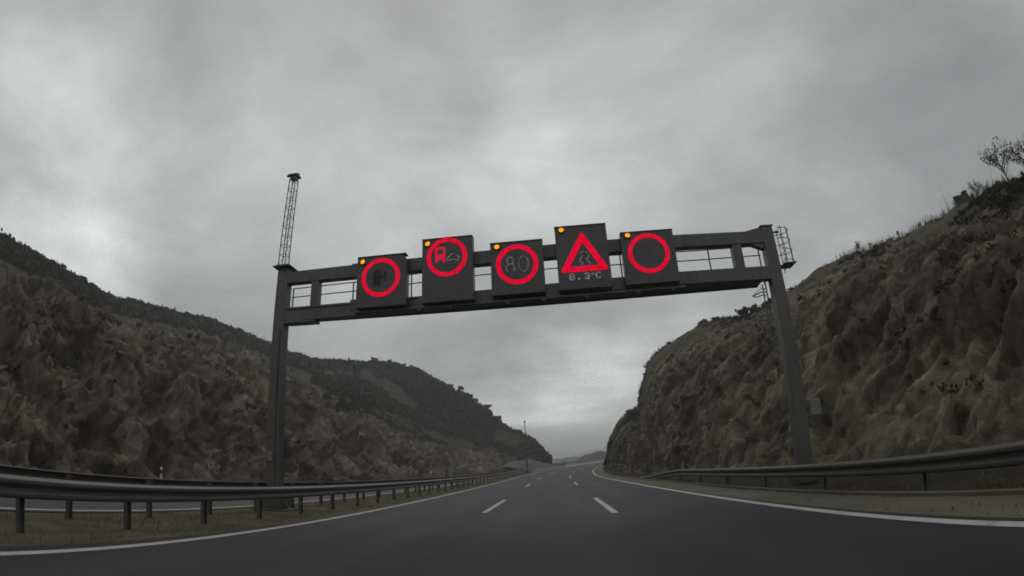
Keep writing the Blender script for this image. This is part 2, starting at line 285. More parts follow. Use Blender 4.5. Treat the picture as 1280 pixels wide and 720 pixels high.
# ------------------------------------------------------------------ helpers
class MB:
    """collects geometry for ONE mesh object"""
    def __init__(s): s.v = []; s.f = []
    def poly(s, pts):
        b = len(s.v); s.v += [tuple(p) for p in pts]; s.f.append(tuple(range(b, b+len(pts))))
    def box(s, lo, hi, bev=0.0):
        x0, y0, z0 = lo; x1, y1, z1 = hi
        if bev <= 0:
            b = len(s.v)
            s.v += [(x0,y0,z0),(x1,y0,z0),(x1,y1,z0),(x0,y1,z0),(x0,y0,z1),(x1,y0,z1),(x1,y1,z1),(x0,y1,z1)]
            s.f += [tuple(b+i for i in q) for q in ((0,3,2,1),(4,5,6,7),(0,1,5,4),(1,2,6,5),(2,3,7,6),(3,0,4,7))]
        else:
            c = bev
            sec = [(x0+c,y0),(x1-c,y0),(x1,y0+c),(x1,y1-c),(x1-c,y1),(x0+c,y1),(x0,y1-c),(x0,y0+c)]
            ins = [(x0+2*c,y0+c),(x1-2*c,y0+c),(x1-c,y0+2*c),(x1-c,y1-2*c),(x1-2*c,y1-c),(x0+2*c,y1-c),(x0+c,y1-2*c),(x0+c,y0+2*c)]
            s.rings([[(x,y,z0) for x,y in ins],[(x,y,z0+c) for x,y in sec],[(x,y,z1-c) for x,y in sec],[(x,y,z1) for x,y in ins]])
    def rings(s, rs, closed=True, caps=True):
        b = len(s.v); n = len(rs[0])
        for r in rs: s.v += [tuple(p) for p in r]
        for i in range(len(rs)-1):
            for j in range(n if closed else n-1):
                k = (j+1) % n
                s.f.append((b+i*n+j, b+i*n+k, b+(i+1)*n+k, b+(i+1)*n+j))
        if caps:
            s.f.append(tuple(b+j for j in range(n-1,-1,-1))); s.f.append(tuple(b+(len(rs)-1)*n+j for j in range(n)))
    def tube(s, pts, r, n=8, r2=None):
        pts = [Vector(p) for p in pts]; rs = []
        for i, p in enumerate(pts):
            d = (pts[min(i+1, len(pts)-1)] - pts[max(i-1, 0)]).normalized()
            a = d.cross(Vector((0,0,1)) if abs(d.z) < .95 else Vector((1,0,0))).normalized(); b = d.cross(a)
            rr = r if r2 is None else r + (r2-r)*i/max(1, len(pts)-1)
            rs.append([p + (a*math.cos(2*math.pi*k/n) + b*math.sin(2*math.pi*k/n))*rr for k in range(n)])
        s.rings(rs)
    def prism_xz(s, outline, y0, y1):
        """outline in (x, z), extruded in y"""
        s.rings([[(x, y0, z) for x, z in outline], [(x, y1, z) for x, z in outline]])
    def stroke(s, pts, w, y0=-0.006, y1=0.0):
        """flat ribbon of width w along (x, z) points standing proud of a sign face at y=0"""
        pts = [Vector((p[0], p[1])) for p in pts]; L, Rr = [], []
        for i, p in enumerate(pts):
            d = (pts[min(i+1, len(pts)-1)] - pts[max(i-1, 0)]).normalized(); nn = Vector((-d.y, d.x))*w/2
            L.append(p+nn); Rr.append(p-nn)
        s.rings([[(q.x, y0, q.y), (q.x, y1, q.y), (k.x, y1, k.y), (k.x, y0, k.y)] for q, k in zip(L, Rr)])
    def annulus(s, cx, cz, ro, ri, y0, y1, n=72, outline=None):
        rs = []
        for k in range(n+1):
            a = 2*math.pi*k/n; c, q = math.cos(a), math.sin(a)
            rs.append([(cx+ro*c, y0, cz+ro*q), (cx+ri*c, y0, cz+ri*q), (cx+ri*c, y1, cz+ri*q), (cx+ro*c, y1, cz+ro*q)])
        s.rings(rs, caps=False)
    def disc(s, cx, cz, r, y0, y1, n=20):
        s.rings([[(cx+r*math.cos(2*math.pi*k/n), y, cz+r*math.sin(2*math.pi*k/n)) for k in range(n)] for y in (y0, y1)])
    def build(s, name, mat, parent=None, smooth=False):
        me = bpy.data.meshes.new(name); me.from_pydata(s.v, [], s.f); me.validate(); me.update()
        return link(name, me, mat, parent, smooth)
def link(name, me, mat, parent=None, smooth=False):
    import bmesh
    bm = bmesh.new(); bm.from_mesh(me)
    if len(bm.verts) < 20000: bmesh.ops.recalc_face_normals(bm, faces=bm.faces); bm.to_mesh(me)
    bm.free()
    if smooth: me.polygons.foreach_set('use_smooth', [True]*len(me.polygons))
    me.materials.append(mat)
    o = bpy.data.objects.new(name, me); COL.objects.link(o)
    if parent: o.parent = parent
    return o
def tag(o, label=None, cat=None, group=None, kind=None):
    for k, v in (('label', label), ('category', cat), ('group', group), ('kind', kind)):
        if v: o[k] = v
    return o
def thing(name, label, cat, loc=(0,0,0), rz=0.0, group=None, scale=1.0):
    o = bpy.data.objects.new(name, None); COL.objects.link(o)
    o.empty_display_size = .2; o.location = loc; o.rotation_euler = (0,0,rz); o.scale = (scale,)*3
    return tag(o, label, cat, group)
def copy_thing(root, loc, rz=0, scale=None, label=None):
    r = root.copy(); COL.objects.link(r); r.location = loc; r.rotation_euler = (0,0,rz)
    if scale: r.scale = scale if isinstance(scale, tuple) else (scale,)*3
    if label: r['label'] = label
    for ch in root.children:
        c = ch.copy(); COL.objects.link(c); c.parent = r
        for g in ch.children:
            d = g.copy(); COL.objects.link(d); d.parent = c
    return r
def structure(o): o['kind'] = 'structure'; return o

# ------------------------------------------------------------------ road alignment
def xr(y):   # the road bends to the right from 50 m on
    if y <= 50: return 0.0
    if y <= 260: return (y-50)**2/1000.0
    return 44.1 + 0.42*(y-260)
def zr(y):   # and climbs about 1.5 per cent beyond 60 m
    if y <= 50: return 0.0
    if y <= 74: return 0.015*(y-50)**2/48.0
    return 0.18 + 0.015*(y-74)
YS = sorted(set([-80, -40, -20] + [i*2 for i in range(-8, 60)] + [120+5*i for i in range(0, 50)]))
def strip(name, x0, x1, dz, mat, y0=-80, y1=370, parent=None, slope=0.0, xref=0.0, nx=1):
    b = MB(); ys = [y for y in YS if y0 < y < y1]; ys = [y0]+ys+[y1]
    rows = []
    for y in ys:
        row = []
        for i in range(nx+1):
            x = x0+(x1-x0)*i/nx
            row.append((x+xr(y), y, zr(y)+dz+slope*(xref-x)*-1 if slope else zr(y)+dz))
        rows.append(row)
    for r in rows: b.v += r
    n = nx+1
    for i in range(len(rows)-1):
        for j in range(nx): b.f.append((i*n+j, i*n+j+1, (i+1)*n+j+1, (i+1)*n+j))
    o = b.build(name, mat, parent)
    if nx > 1:
        at = o.data.attributes.new('offset', 'FLOAT', 'POINT'); at.data.foreach_set('value', [x0+(x1-x0)*i/nx for _ in rows for i in range(nx+1)])
    return structure(o)
OPP = 0.025            # crossfall of the opposite carriageway
def opp_z(x): return -OPP*(-10.1-x) if x < -10.1 else 0.0
# ground: one sheet out to the horizon
b = MB(); xs = [-4000, -900, -250, -90, -45, -30, -25, -22, -16, -10.1, -9, -7.5, -6.5, 4.8, 6.3, 9, 14, 30, 70, 250, 900, 4000]
ys = [-3000, -600, -200] + YS + [420, 600, 1000, 2000, 3500, 6000]
def gz(x, y):
    base = zr(min(y, 400)) - 0.05
    if x < -22: return base + opp_z(-22) + min(0.25, 0.06*(-22-x))
    if x < -10.1: return base + opp_z(x)
    return base
for y in ys:
    for x in xs: b.v.append((x + (xr(y) if y < 420 else xr(420)), y, gz(x, y)))
n = len(xs)
for i in range(len(ys)-1):
    for j in range(n-1): b.f.append((i*n+j, i*n+j+1, (i+1)*n+j+1, (i+1)*n+j))
structure(b.build('ground', MAT['soil']))
road = strip('road', -6.55, 4.82, 0.0, MAT['asphalt'], nx=24)
road2 = strip('opposite_road', -21.0, -10.05, 0.004, MAT['asphalt_old'], slope=OPP, xref=-10.05)
strip('median', -10.0, -6.6, -0.012, MAT['grass_soil'])
strip('verge', 4.86, 6.02, -0.008, MAT['gravel'])
strip('road_marking', -6.2, -6.0, 0.004, MAT['line'], parent=road)
strip('road_marking', 4.47, 4.67, 0.004, MAT['line'], parent=road)
strip('road_marking', -10.52, -10.34, 0.008-0.0095, MAT['line'], parent=road2)
o = strip('road_marking', -20.5, -20.3, 0.008, MAT['line'], parent=road2, slope=OPP, xref=-10.05)
for x, start in ((-2.22, -6.6), (1.48, -9.2)):
    k = 0
    while start+23.5*k < 230:
        y0 = start+23.5*k; strip('road_marking', x-.085, x+.085, 0.004, MAT['line'], y0, y0+7.2, parent=road); k += 1
# low kerb of the gutter along the right edge
b = MB()
prof = [(6.02, -.03), (6.02, .05), (6.14, .06), (6.14, -.03)]
ys_ = [-80]+[y for y in YS if -80 < y < 200]
b.rings([[(x+xr(y), y, zr(y)+z) for x, z in prof] for y in ys_]); structure(b.build('kerb', MAT['gravel']))

# ------------------------------------------------------------------ hills
def interp(table, az):
    return [np.interp(az, table[:, 0], table[:, i]) for i in range(1, table.shape[1])]
def from_az(rows):   # az, el, X (distance to the side) -> az, X, Y, Z
    o_ = []
    for az, el, X in rows:
        Y = X/math.tan(R(az)); d = math.hypot(X, Y); o_.append((az, X, Y, 1.29+d*math.tan(R(el))))
    return o_
def nvec(p):      # repeatable vector noise
    return Vector((noise.noise(p), noise.noise(p+Vector((31.7, 5.2, 11.9))), noise.noise(p+Vector((-9.4, 47.3, 23.1)))))
def cell(p):
    h = noise.cell(Vector((p[0]*7.31+11.3, p[1]*5.17-3.1, p[2]*6.03+1.7))*3.0); return h
def facet(q, k):
    """one tilted plane per cell: broken rock faces; returns (offset, distance to the crack)"""
    d, pts = noise.voronoi(q); c = pts[0]; r = cell(c+Vector((k, 0, 0)))-0.5
    t = nvec(c*3.17+Vector((k*2.3, k, -k)))
    return r + (q-c).dot(t)*1.3, d[1]-d[0]
def edge(x, w):
    t = min(1.0, x/w); return t*t*(3-2*t)
def rock_disp(p0, amp, strat, fold, freq):
    p = p0*freq
    w = nvec(Vector((p.x*.2, p.y*.2, p.z*.2)))*0.3
    a, ca = facet(Vector((p.x*0.19, p.y*0.19, p.z*strat*0.19))+w, 1.0)
    b, cb = facet(Vector((p.x*0.46, p.y*0.46, p.z*strat*0.46))+w*1.4, 2.0)
    c, cc = facet(Vector((p.x*1.1, p.y*1.1, p.z*strat*1.1))+w*2.0, 3.0)
    fine = noise.fractal(p*1.9, 0.65, 2.1, 4)*0.17
    folds = noise.fractal(Vector((p0.x*.055, p0.y*.055, p0.z*.03)), 0.9, 2.0, 3)*fold
    ea, eb, ec = edge(ca, .13), edge(cb, .15), edge(cc, .20)
    return amp*((a*1.1+.25)*ea + (b*.70+.2)*eb + (c*.38+.10)*ec - .5 + fine) + folds
def loft(name, mat, azs, tables, vrows, face_n, side, amp, strat, fold, freq):
    """tables: list of (az -> X,Y,Z) rows from the toe up; vrows: rows between consecutive knots"""
    nk = len(tables); cols = [[interp(t, a) for t in tables] for a in azs]
    cols = np.array(cols)                         # az, knot, xyz
    rows = []; vv = []
    for k in range(nk-1):
        m = vrows[k]
        p0 = cols[:, max(k-1, 0)]; p1 = cols[:, k]; p2 = cols[:, k+1]; p3 = cols[:, min(k+2, nk-1)]
        for i in range(m):
            t = i/m
            lin = p1*(1-t)+p2*t
            h = 0.5*((2*p1)+(-p0+p2)*t+(2*p0-5*p1+4*p2-p3)*t*t+(-p0+3*p1-3*p2+p3)*t**3)
            rows.append(lin*0.45+h*0.55); vv.append(k+t)
    rows.append(cols[:, -1]); vv.append(nk-1)
    P = np.array(rows); nv, na = P.shape[:2]
    du = np.gradient(P, axis=1); dv = np.gradient(P, axis=0)
    nr = np.cross(du, dv); nr /= np.linalg.norm(nr, axis=2, keepdims=True)+1e-9
    if (nr[..., 0]*side).mean() < 0: nr = -nr
    veg = np.zeros((nv, na))
    Q = P.copy()
    for i in range(nv):
        v = vv[i]; foot = np.clip(v/0.15, 0.25, 1)
        for j in range(na):
            fn = face_n(azs[j]); rock = np.clip((fn+0.25-v)/0.5, 0, 1)
            p = Vector(P[i, j]); n_ = nr[i, j]
            d = 0.0
            if rock > 0: d += rock*foot*rock_disp(p, amp, strat, fold, freq)
            soft = noise.fractal(p*0.07, 0.9, 2.0, 4)*1.0 + noise.fractal(p*0.35, 0.8, 2.0, 3)*0.25
            d += (1-rock)*soft
            veg[i, j] = np.clip((v-fn+0.3)/0.5, -0.25, 1.0) + 0.18*noise.noise(p*0.12)
            Q[i, j] = P[i, j] + n_*d
    me = bpy.data.meshes.new(name)
    V = Q.reshape(-1, 3)
    idx = np.arange(nv*na).reshape(nv, na)
    F = np.stack([idx[:-1, :-1], idx[:-1, 1:], idx[1:, 1:], idx[1:, :-1]], -1).reshape(-1, 4)
    me.from_pydata(V.tolist(), [], F.tolist()); me.update()
    at = me.attributes.new('veg', 'FLOAT', 'POINT'); at.data.foreach_set('value', veg.reshape(-1).astype(np.float32))
    me.materials.append(mat)
    me.polygons.foreach_set('use_smooth', [True]*len(me.polygons))
    o = bpy.data.objects.new(name, me); COL.objects.link(o); structure(o)
    return Q, np.array(vv), nr
def arr(r): return np.array(sorted(r), float)
# left: toe, face, crest of the cutting, slope above, skyline, back
def ltoe(az):
    t = math.tan(R(az)); lo_, hi_ = 1.0, 400.0
    for _ in range(50):
        y = (lo_+hi_)/2
        if (-25+xr(y))/y < t: lo_ = y
        else: hi_ = y
    return y
l_toe = arr([(-125, -26, -18.2, -.6), (-100, -25, -4.4, -.6), (-90, -25, 0, -.6)] + [(a, -25+xr(ltoe(a)), ltoe(a), zr(ltoe(a))-.7) for a in (-75,-60,-53.9,-49.3,-43.2,-37.2,-30.2,-24.2,-18.4,-13.4,-9,-5,-2.2,-.3)])
l_crest = arr([(-125, -46, -32, 14), (-100, -46, -8.1, 14.5), (-75, -46, 12.3, 15)] + from_az([(-59.05,14.94,-46),(-53.9,15.0,-46),(-49.3,13.7,-47),(-43.2,12.78,-48),(-37.25,12.9,-50),(-30.25,10.68,-50),(-24.2,8.2,-48),(-18.4,5.9,-44),(-13.4,3.8,-40),(-9,2.7,-30),(-5,1.9,-17),(-2.2,1.1,-8),(-.3,.35,-1.1)]))
l_ridge = arr([(-125, -120, -84, 44), (-100, -120, -21, 44), (-75, -120, 32, 44.5)] + from_az([(-59.8,17.56,-120),(-56.1,16.8,-120),(-52.4,16.1,-120),(-47.8,14.73,-125),(-41.7,14.42,-125),(-35.65,13.95,-120),(-31.25,12.8,-112),(-28,11.7,-104),(-24.3,11.07,-95),(-21.8,11.02,-87),(-18.4,11.3,-74),(-15,10.92,-61),(-11.6,9.24,-47),(-9.1,7.94,-37),(-6.64,6.1,-27),(-4.23,3.95,-17),(-2.2,2.8,-8.6),(-.9,1.2,-3.3),(-.3,.5,-1.1)]))
def blend(a, b, t, dz=0.0, out_=0.0):
    azs = sorted(set(a[:, 0]) | set(b[:, 0])); o_ = []
    for z in azs:
        p = np.array(interp(a, z)); q = np.array(interp(b, z)); m = p*(1-t)+q*t; m[2] += dz*abs(q[2]-p[2]); o_.append((z, *m))
    return arr(o_)
l_face = blend(l_toe, l_crest, 0.42, 0.13)
l_mid = blend(l_crest, l_ridge, 0.5, -0.06)
l_back = l_ridge.copy(); l_back[:, 1] = l_ridge[:, 1]*1.5-8; l_back[:, 2] = l_ridge[:, 2]*1.5+10; l_back[:, 3] = l_ridge[:, 3]*0.55
azl = np.concatenate([np.arange(-125, -64, 0.8), np.arange(-64, -24, 0.11), np.arange(-24, -0.25, 0.08)])
LQ, LV, LN = loft('left_hill', MAT['rock_red'], azl, [l_toe, l_face, l_crest, l_mid, l_ridge, l_back], [80, 96, 40, 30, 10], lambda a: float(np.interp(a, [-40, -24, -12], [2.55, 2.05, 1.8])), 1, 1.6, 0.7, 1.0, 0.72)
r_toe = arr([(125, 10.5, -7.3, -.4), (90, 10, 0, -.4), (70, 9.8, 3.57, -.4), (54, 9.6, 6.97, -.4),(46.5,9.5,9.0,-.4),(39.8,9.5,11.4,-.4),(33.5,9.5,14.4,-.4),(29.6,9.5,16.7,-.4),(24,9.5,21.3,-.4),(21.3,9.3,23.9,-.4),(16.9,9.1,29.9,-.4),(12.8,8.8,38.7,-.4),(10.9,8.5,44.1,-.4),(9.24,8.3,51,-.4),(7.94,8.25,59,-.3),(6.6,8.5,73.5,-.2),(5.6,8.7,88.7,.1),(5.25,8.9,97,.2)])
r_ridge = arr([(125, 34, -23.8, 13), (90, 33, 0, 12.3), (70, 32, 11.6, 11.8)] + from_az([(54,17.0,32),(46.5,17.5,34),(39.8,16.8,36),(33.5,16.4,36),(29.6,15.3,35),(24,13.6,32),(21.3,12.9,30),(16.9,12.7,25.5),(12.8,11.2,20.5),(11.7,10.4,19),(10.9,9.4,17.5),(10.0,7.6,16.2),(9.3,5.5,15),(8.6,5.2,14.6),(7.94,4.95,14),(7.3,4.6,13.1),(6.6,3.7,12),(5.9,2.0,10.4),(5.5,.8,9.6),(5.25,-.1,9.1)]))
r_face = blend(r_toe, r_ridge, 0.26, 0.20)
r_up = blend(r_toe, r_ridge, 0.66, 0.10)
r_back = r_ridge.copy(); r_back[:, 1] = r_ridge[:, 1]*1.5+12; r_back[:, 2] = r_ridge[:, 2]*1.25+6; r_back[:, 3] = r_ridge[:, 3]*0.8
azr = np.concatenate([np.arange(5.25, 14, 0.07), np.arange(14, 60, 0.16), np.arange(60, 125, 0.9)])
RQ, RV, RN = loft('right_hill', MAT['rock_brown'], azr, [r_toe, r_face, r_up, r_ridge, r_back], [80, 80, 50, 12], lambda a: 2.2, -1, 0.46, 0.4, 0.3, 1.45)

# land beyond the bend
def ridge_line(name, pts, depth, mat, wob, step):
    b = MB(); rows = []
    for k in range(len(pts)-1):
        (x0,y0,z0),(x1,y1,z1) = pts[k], pts[k+1]; m = max(1, int(math.hypot(x1-x0, y1-y0)/step))
        for i in range(m):
            t = i/m; x, y, z = x0+(x1-x0)*t, y0+(y1-y0)*t, z0+(z1-z0)*t
            z += wob*noise.fractal(Vector((x, y, 0))*(1.0/(step*6)), .8, 2.0, 5)
            rows.append([(x, y-depth, 0), (x, y-depth*.6, z*.45), (x, y-depth*.25, z*.82), (x, y, z), (x, y+depth*.5, z*.7), (x, y+depth, 0)])
    b.rings(rows, closed=False, caps=False)
    return structure(b.build(name, mat, smooth=True))
ridge_line('distant_hill', [(-900, 3000, 20), (-150, 2900, 28), (30, 2800, 40), (170, 2700, 72), (330, 2600, 104), (600, 2550, 112), (1200, 2550, 108), (2000, 2600, 80)], 500, MAT['far_land'], 14, 20)
ridge_line('hills', [(-400, 820, 5), (-60, 760, 8), (0, 720, 12.5), (30, 700, 13.5), (110, 690, 11), (260, 720, 12)], 120, MAT['far_land'], 2.0, 6)
ridge_line('terrain', [(-6, 395, 4.2), (14, 390, 5.2), (22, 388, 9.0), (30, 386, 10.8), (40, 384, 10.2), (52, 384, 8.6), (70, 386, 8.0), (110, 390, 8.0)], 22, MAT['near_woods'], 1.2, 1.4)

# ------------------------------------------------------------------ vegetation
def leaf_mesh(name, centres, radii, n_leaf, size, mat, squash=0.75, jitter=0.5, parent=None):
    """many small leaf-sized faces spread through the volume of each clump, as one mesh"""
    centres = np.asarray(centres, float); radii = np.asarray(radii, float); m = len(centres)
    d = RNG.normal(size=(m, n_leaf, 3)); d /= np.linalg.norm(d, axis=2, keepdims=True)
    lump = 0.75+0.45*np.sin(d[..., :1]*4+RNG.uniform(0, 6, (m, 1, 1)))*np.sin(d[..., 1:2]*5+RNG.uniform(0, 6, (m, 1, 1)))
    rad = RNG.uniform(0.25, 1.0, (m, n_leaf, 1))**0.5*lump
    c = centres[:, None]+d*rad*radii[:, None, None]*np.array([1, 1, squash])
    a = RNG.normal(size=(m, n_leaf, 3)); a /= np.linalg.norm(a, axis=2, keepdims=True)
    b_ = np.cross(a, RNG.normal(size=(m, n_leaf, 3))); b_ /= np.linalg.norm(b_, axis=2, keepdims=True)+1e-9
    s = size*radii[:, None, None]*RNG.uniform(1-jitter, 1+jitter, (m, n_leaf, 1))
    V = np.stack([c-a*s, c+b_*s*.55, c+a*s, c-b_*s*.55], 2).reshape(-1, 3)
    F = np.arange(len(V)).reshape(-1, 4)
    me = bpy.data.meshes.new(name); me.vertices.add(len(V)); me.vertices.foreach_set('co', V.reshape(-1))
    me.loops.add(len(V)); me.loops.foreach_set('vertex_index', F.reshape(-1)); me.polygons.add(len(F))
    me.polygons.foreach_set('loop_start', np.arange(0, len(V), 4)); me.update(); me.validate()
    me.materials.append(mat)
    o = bpy.data.objects.new(name, me); COL.objects.link(o)
    if parent: o.parent = parent
    return o
def scatter(Q, V, azs, az0, az1, v0, v1, count, r0, r1, patch=0.0, thr=-1):
    cs, rs = [], []; ja = np.where((azs > az0) & (azs < az1))[0]; iv = np.where((V >= v0) & (V <= v1))[0]
    tries = 0
    while len(cs) < count and tries < count*12:
        tries += 1
        j = random.choice(ja); i = random.choice(iv); p = Q[i, j]
        if patch and noise.fractal(Vector(p)*patch, .8, 2, 3) < thr: continue
        r = random.uniform(r0, r1)*(0.6+0.8*random.random()); cs.append((p[0], p[1], p[2]+r*.25)); rs.append(r)
    return cs, rs
cs, rs = [], []
for args in ((-62, -24, 3.1, 3.92, 2400, .6, 1.3), (-25, -.6, 2.3, 4.03, 4600, .7, 1.6, .05, -.25), (-24, -1, 1.7, 2.7, 2000, .4, 1.0, .06, -.15), (-62, -24, 1.9, 3.0, 300, .3, .7, .06, .1), (-26, -.8, 3.9, 4.02, 260, .8, 1.5)):
    a, b_ = scatter(LQ, LV, azl, *args); cs += a; rs += b_
tag(leaf_mesh('scrub', cs, rs, 34, 0.30, MAT['scrub']), kind='stuff')
cs, rs = scatter(LQ, LV, azl, -62, -2, 0.25, 1.7, 420, .25, .55, .08, .05)
tag(leaf_mesh('weeds', cs, rs, 30, 0.3, MAT['scrub'], 0.7), kind='stuff')
cs, rs = [], []
for args in ((5.6, 62, 2.0, 3.03, 1100, .2, .5, .09, -.1), (9.5, 62, 2.85, 3.03, 500, .2, .55), (5.6, 60, .3, 2.0, 420, .15, .38, .1, .0)):
    a, b_ = scatter(RQ, RV, azr, *args); cs += a; rs += b_
tag(leaf_mesh('undergrowth', cs, rs, 34, 0.24, MAT['scrub']), kind='stuff')
# dry grass stalks on the right skyline
b = MB(); ja = np.where((azr > 9.5) & (azr < 62))[0]; iv = np.where((RV > 2.7) & (RV < 3.05))[0]
for _ in range(4200):
    p = Vector(RQ[random.choice(iv), random.choice(ja)]); h = random.uniform(.3, .95)*(1.7 if random.random() < .06 else 1)
    t = Vector((random.gauss(0, .12), random.gauss(0, .12), h)); w = Vector((random.gauss(0, .02), random.gauss(0, .02), 0))
    w = w.normalized()*0.016
    b.poly([p-w-Vector((0,0,.1)), p+w-Vector((0,0,.1)), p+t*.6+w*.7, p+t+Vector((t.x, t.y, 0))*.6, p+t*.6-w*.7])
tag(b.build('grass', MAT['dry']), kind='stuff')

def branchy(h, lean, n, spread, seed, r0=0.05):
    """trunk and limbs of a small tree; returns (mesh builder, limb tips)"""
    rnd = random.Random(seed); b = MB(); tips = []
    top = Vector((lean[0]*h, lean[1]*h, h*.55))
    pts = [Vector((0,0,-.3)), Vector((lean[0]*h*.3+rnd.gauss(0,.03)*h, lean[1]*h*.3, h*.2)), top]
    b.tube(pts, r0, 6, r0*.5)
    for k in range(n):
        a = 2*math.pi*k/n+rnd.uniform(-.4,.4); st = pts[1].lerp(pts[2], rnd.uniform(.2, 1)); ln = h*rnd.uniform(.35,.55)
        e = st+Vector((math.cos(a)*spread*ln, math.sin(a)*spread*ln, ln*rnd.uniform(.6, 1.0)))
        m = st.lerp(e, .5)+Vector((rnd.gauss(0,.04)*h, rnd.gauss(0,.04)*h, rnd.uniform(0,.06)*h))
        b.tube([st, m, e], r0*.42, 5, r0*.12); tips += [m.lerp(e, .4), e]
        for q in range(2):
            e2 = m+Vector((rnd.gauss(0,.14)*h*spread, rnd.gauss(0,.14)*h*spread, rnd.uniform(.1,.28)*h)); b.tube([m, m.lerp(e2,.5)+Vector((0,0,.02*h)), e2], r0*.22, 4, r0*.08); tips.append(e2)
    return b, tips
def plant(name, label, cat, loc, h, style, seed, group=None, rz=0.0):
    n, spread, cr, nl, ls, mat = style
    t = thing(name, label, cat, loc, rz, group)
    low = style is BUSH
    b, tips = branchy(h, (random.Random(seed).uniform(-.12,.12), 0), n, spread, seed, r0=0.022*h+.008)
    b.build('trunk', MAT['bark'], t)
    if low: tips = tips + [Vector((math.cos(q*1.26)*.32*h, math.sin(q*1.26)*.32*h, h*(.18+.12*(q % 3)))) for q in range(10)] + [Vector((math.cos(q*2.1)*.16*h, math.sin(q*2.1)*.16*h, h*(.5+.1*(q % 4)))) for q in range(7)]
    leaf_mesh('crown', [tuple(p) for p in tips], [cr*h*random.Random(seed+i).uniform(.6,1.2) for i in range(len(tips))], nl, ls, MAT[mat], .8, parent=t)
    return t
UMB = (8, .7, .2, 70, .2, 'tree_leaf'); ROUND = (8, .75, .2, 80, .2, 'tree_leaf'); FAN = (11, .62, .13, 22, .15, 'hazed_leaf'); THIN = (5, .3, .09, 26, .28, 'dry'); BUSH = (7, .95, .22, 90, .24, 'scrub')
def on_skyline(Q, V, azs, az, v):
    j = int(np.argmin(abs(azs-az))); i = int(np.argmin(abs(V-v))); return tuple(Q[i, j])
for k, (az, h, st, lab) in enumerate((
    (-18.6, 3.6, BUSH, 'dark bush on the very top of the left hill'),
    (-17.0, 2.6, BUSH, 'low wide bush on the hilltop just right of the summit of the left hill'),
    (-10.4, 3.4, UMB, 'small flat-crowned tree, highest of the trees down the left hill skyline'),
    (-9.5, 4.6, UMB, 'flat-crowned tree with sky under its crown, second down the left hill skyline'),
    (-7.9, 3.6, ROUND, 'small round tree half sunk behind the left hill skyline, above the spreading tree'),
    (-6.75, 5.0, UMB, 'widest spreading tree on the falling left hill skyline, on a visible bare trunk'),
    (-5.5, 4.4, ROUND, 'pale loose tree below the spreading tree on the left hill skyline'),
    (-3.5, 3.8, ROUND, 'dense dark tree on the left hill skyline just left of the lone pole'),
    (-2.1, 3.6, ROUND, 'green tree on the low end of the left hill, just right of the lone pole'),
    (-36.5, 2.6, BUSH, 'small bush on the dark far ridge, left of the left gantry column'),
    (-32.6, 3.0, BUSH, 'bush on the dark far ridge close beside the left gantry column'))):
    p = on_skyline(LQ, LV, azl, az, 3.97)
    plant('bush' if st is BUSH else 'tree', lab, 'bush' if st is BUSH else 'tree', (p[0], p[1], p[2]-.1), h*.68, st, 100+k, 'trees along the left skyline')
for k, (az, h, st, lab) in enumerate((
    (13.1, 1.0, BUSH, 'low dark bush at the left brow of the right cliff'),
    (17.1, 1.7, BUSH, 'bushy shrub on the flat shoulder of the right cliff'),
    (18.4, 1.3, BUSH, 'lower half-bare shrub right of the bushy one on the right cliff shoulder'),
    (21.6, 1.9, BUSH, 'pale thicket on the step of the right cliff, behind the gantry ladder'),
    (22.6, 1.5, BUSH, 'rounded bush between the pale thicket and the right gantry column, on the cliff step'),
    (20.6, 1.1, BUSH, 'low bush left of the pale thicket, on the right cliff'),
    (31.0, 1.6, FAN, 'small fan-topped shrub just right of the right gantry column'),
    (35.2, 2.0, THIN, 'tall thin dry stalk standing on the right hill skyline'),
    (36.6, 1.1, THIN, 'wispy dry weed right of the tall stalk on the right hill skyline'),
    (39.6, 1.3, THIN, 'short dry weed midway along the right hill skyline'),
    (42.2, 1.2, THIN, 'leaning dry stem on the right hill skyline'),
    (47.1, 1.3, BUSH, 'hazy low shrub on the right skyline left of the spindly sapling'),
    (49.1, 1.7, FAN, 'spindly sapling with a few leaf tufts on the right skyline'),
    (51.6, 1.0, BUSH, 'compact dark bush at the foot of the tall feathery tree'),
    (52.5, 3.5, FAN, 'tall feathery tree high on the right skyline'),
    (54.9, 3.2, FAN, 'feathery tree at the right edge of the photo'))):
    p = on_skyline(RQ, RV, azr, az, 2.97)
    plant({'BUSH':'bush'}.get('BUSH' if st is BUSH else '', 'weed_stalk' if st is THIN else 'tree'), lab, 'bush' if st is BUSH else ('weed' if st is THIN else 'tree'), (p[0], p[1], p[2]-.05), h, st, 300+k, 'plants along the right skyline')

# grass blades on the median
b = MB()
for _ in range(9000):
    y = 3+60*random.random()**1.7; x = random.uniform(-10.0, -6.65)
    if noise.noise(Vector((x*.9, y*.5, 2))) < random.uniform(-.35, .1): continue
    p = Vector((x+xr(y), y, zr(y)-.02)); h = random.uniform(.04, .13); t = Vector((random.gauss(0,.04), random.gauss(0,.04), h)); a = random.uniform(0, 6.3); w = Vector((math.cos(a), math.sin(a), 0))*.006
    b.poly([p-w, p+w, p+t*.6+w*.6, p+t, p+t*.6-w*.6])
for _ in range(7000):
    y = 3+45*random.random()**1.6; x = 5.9+abs(random.gauss(0, .9)) if random.random() < .9 else random.uniform(4.9, 5.9)
    if noise.noise(Vector((x*1.1, y*.45, 7))) < random.uniform(-.1, .25): continue
    p = Vector((x+xr(y), y, zr(y)-.05 if x > 6.1 else zr(y)-.01)); h = random.uniform(.04, .2)*(1 if x > 6.1 else .5); t = Vector((random.gauss(0,.05), random.gauss(0,.05), h)); a = random.uniform(0, 6.3); w = Vector((math.cos(a), math.sin(a), 0))*.008
    b.poly([p-w, p+w, p+t*.6+w*.6, p+t, p+t*.6-w*.6])
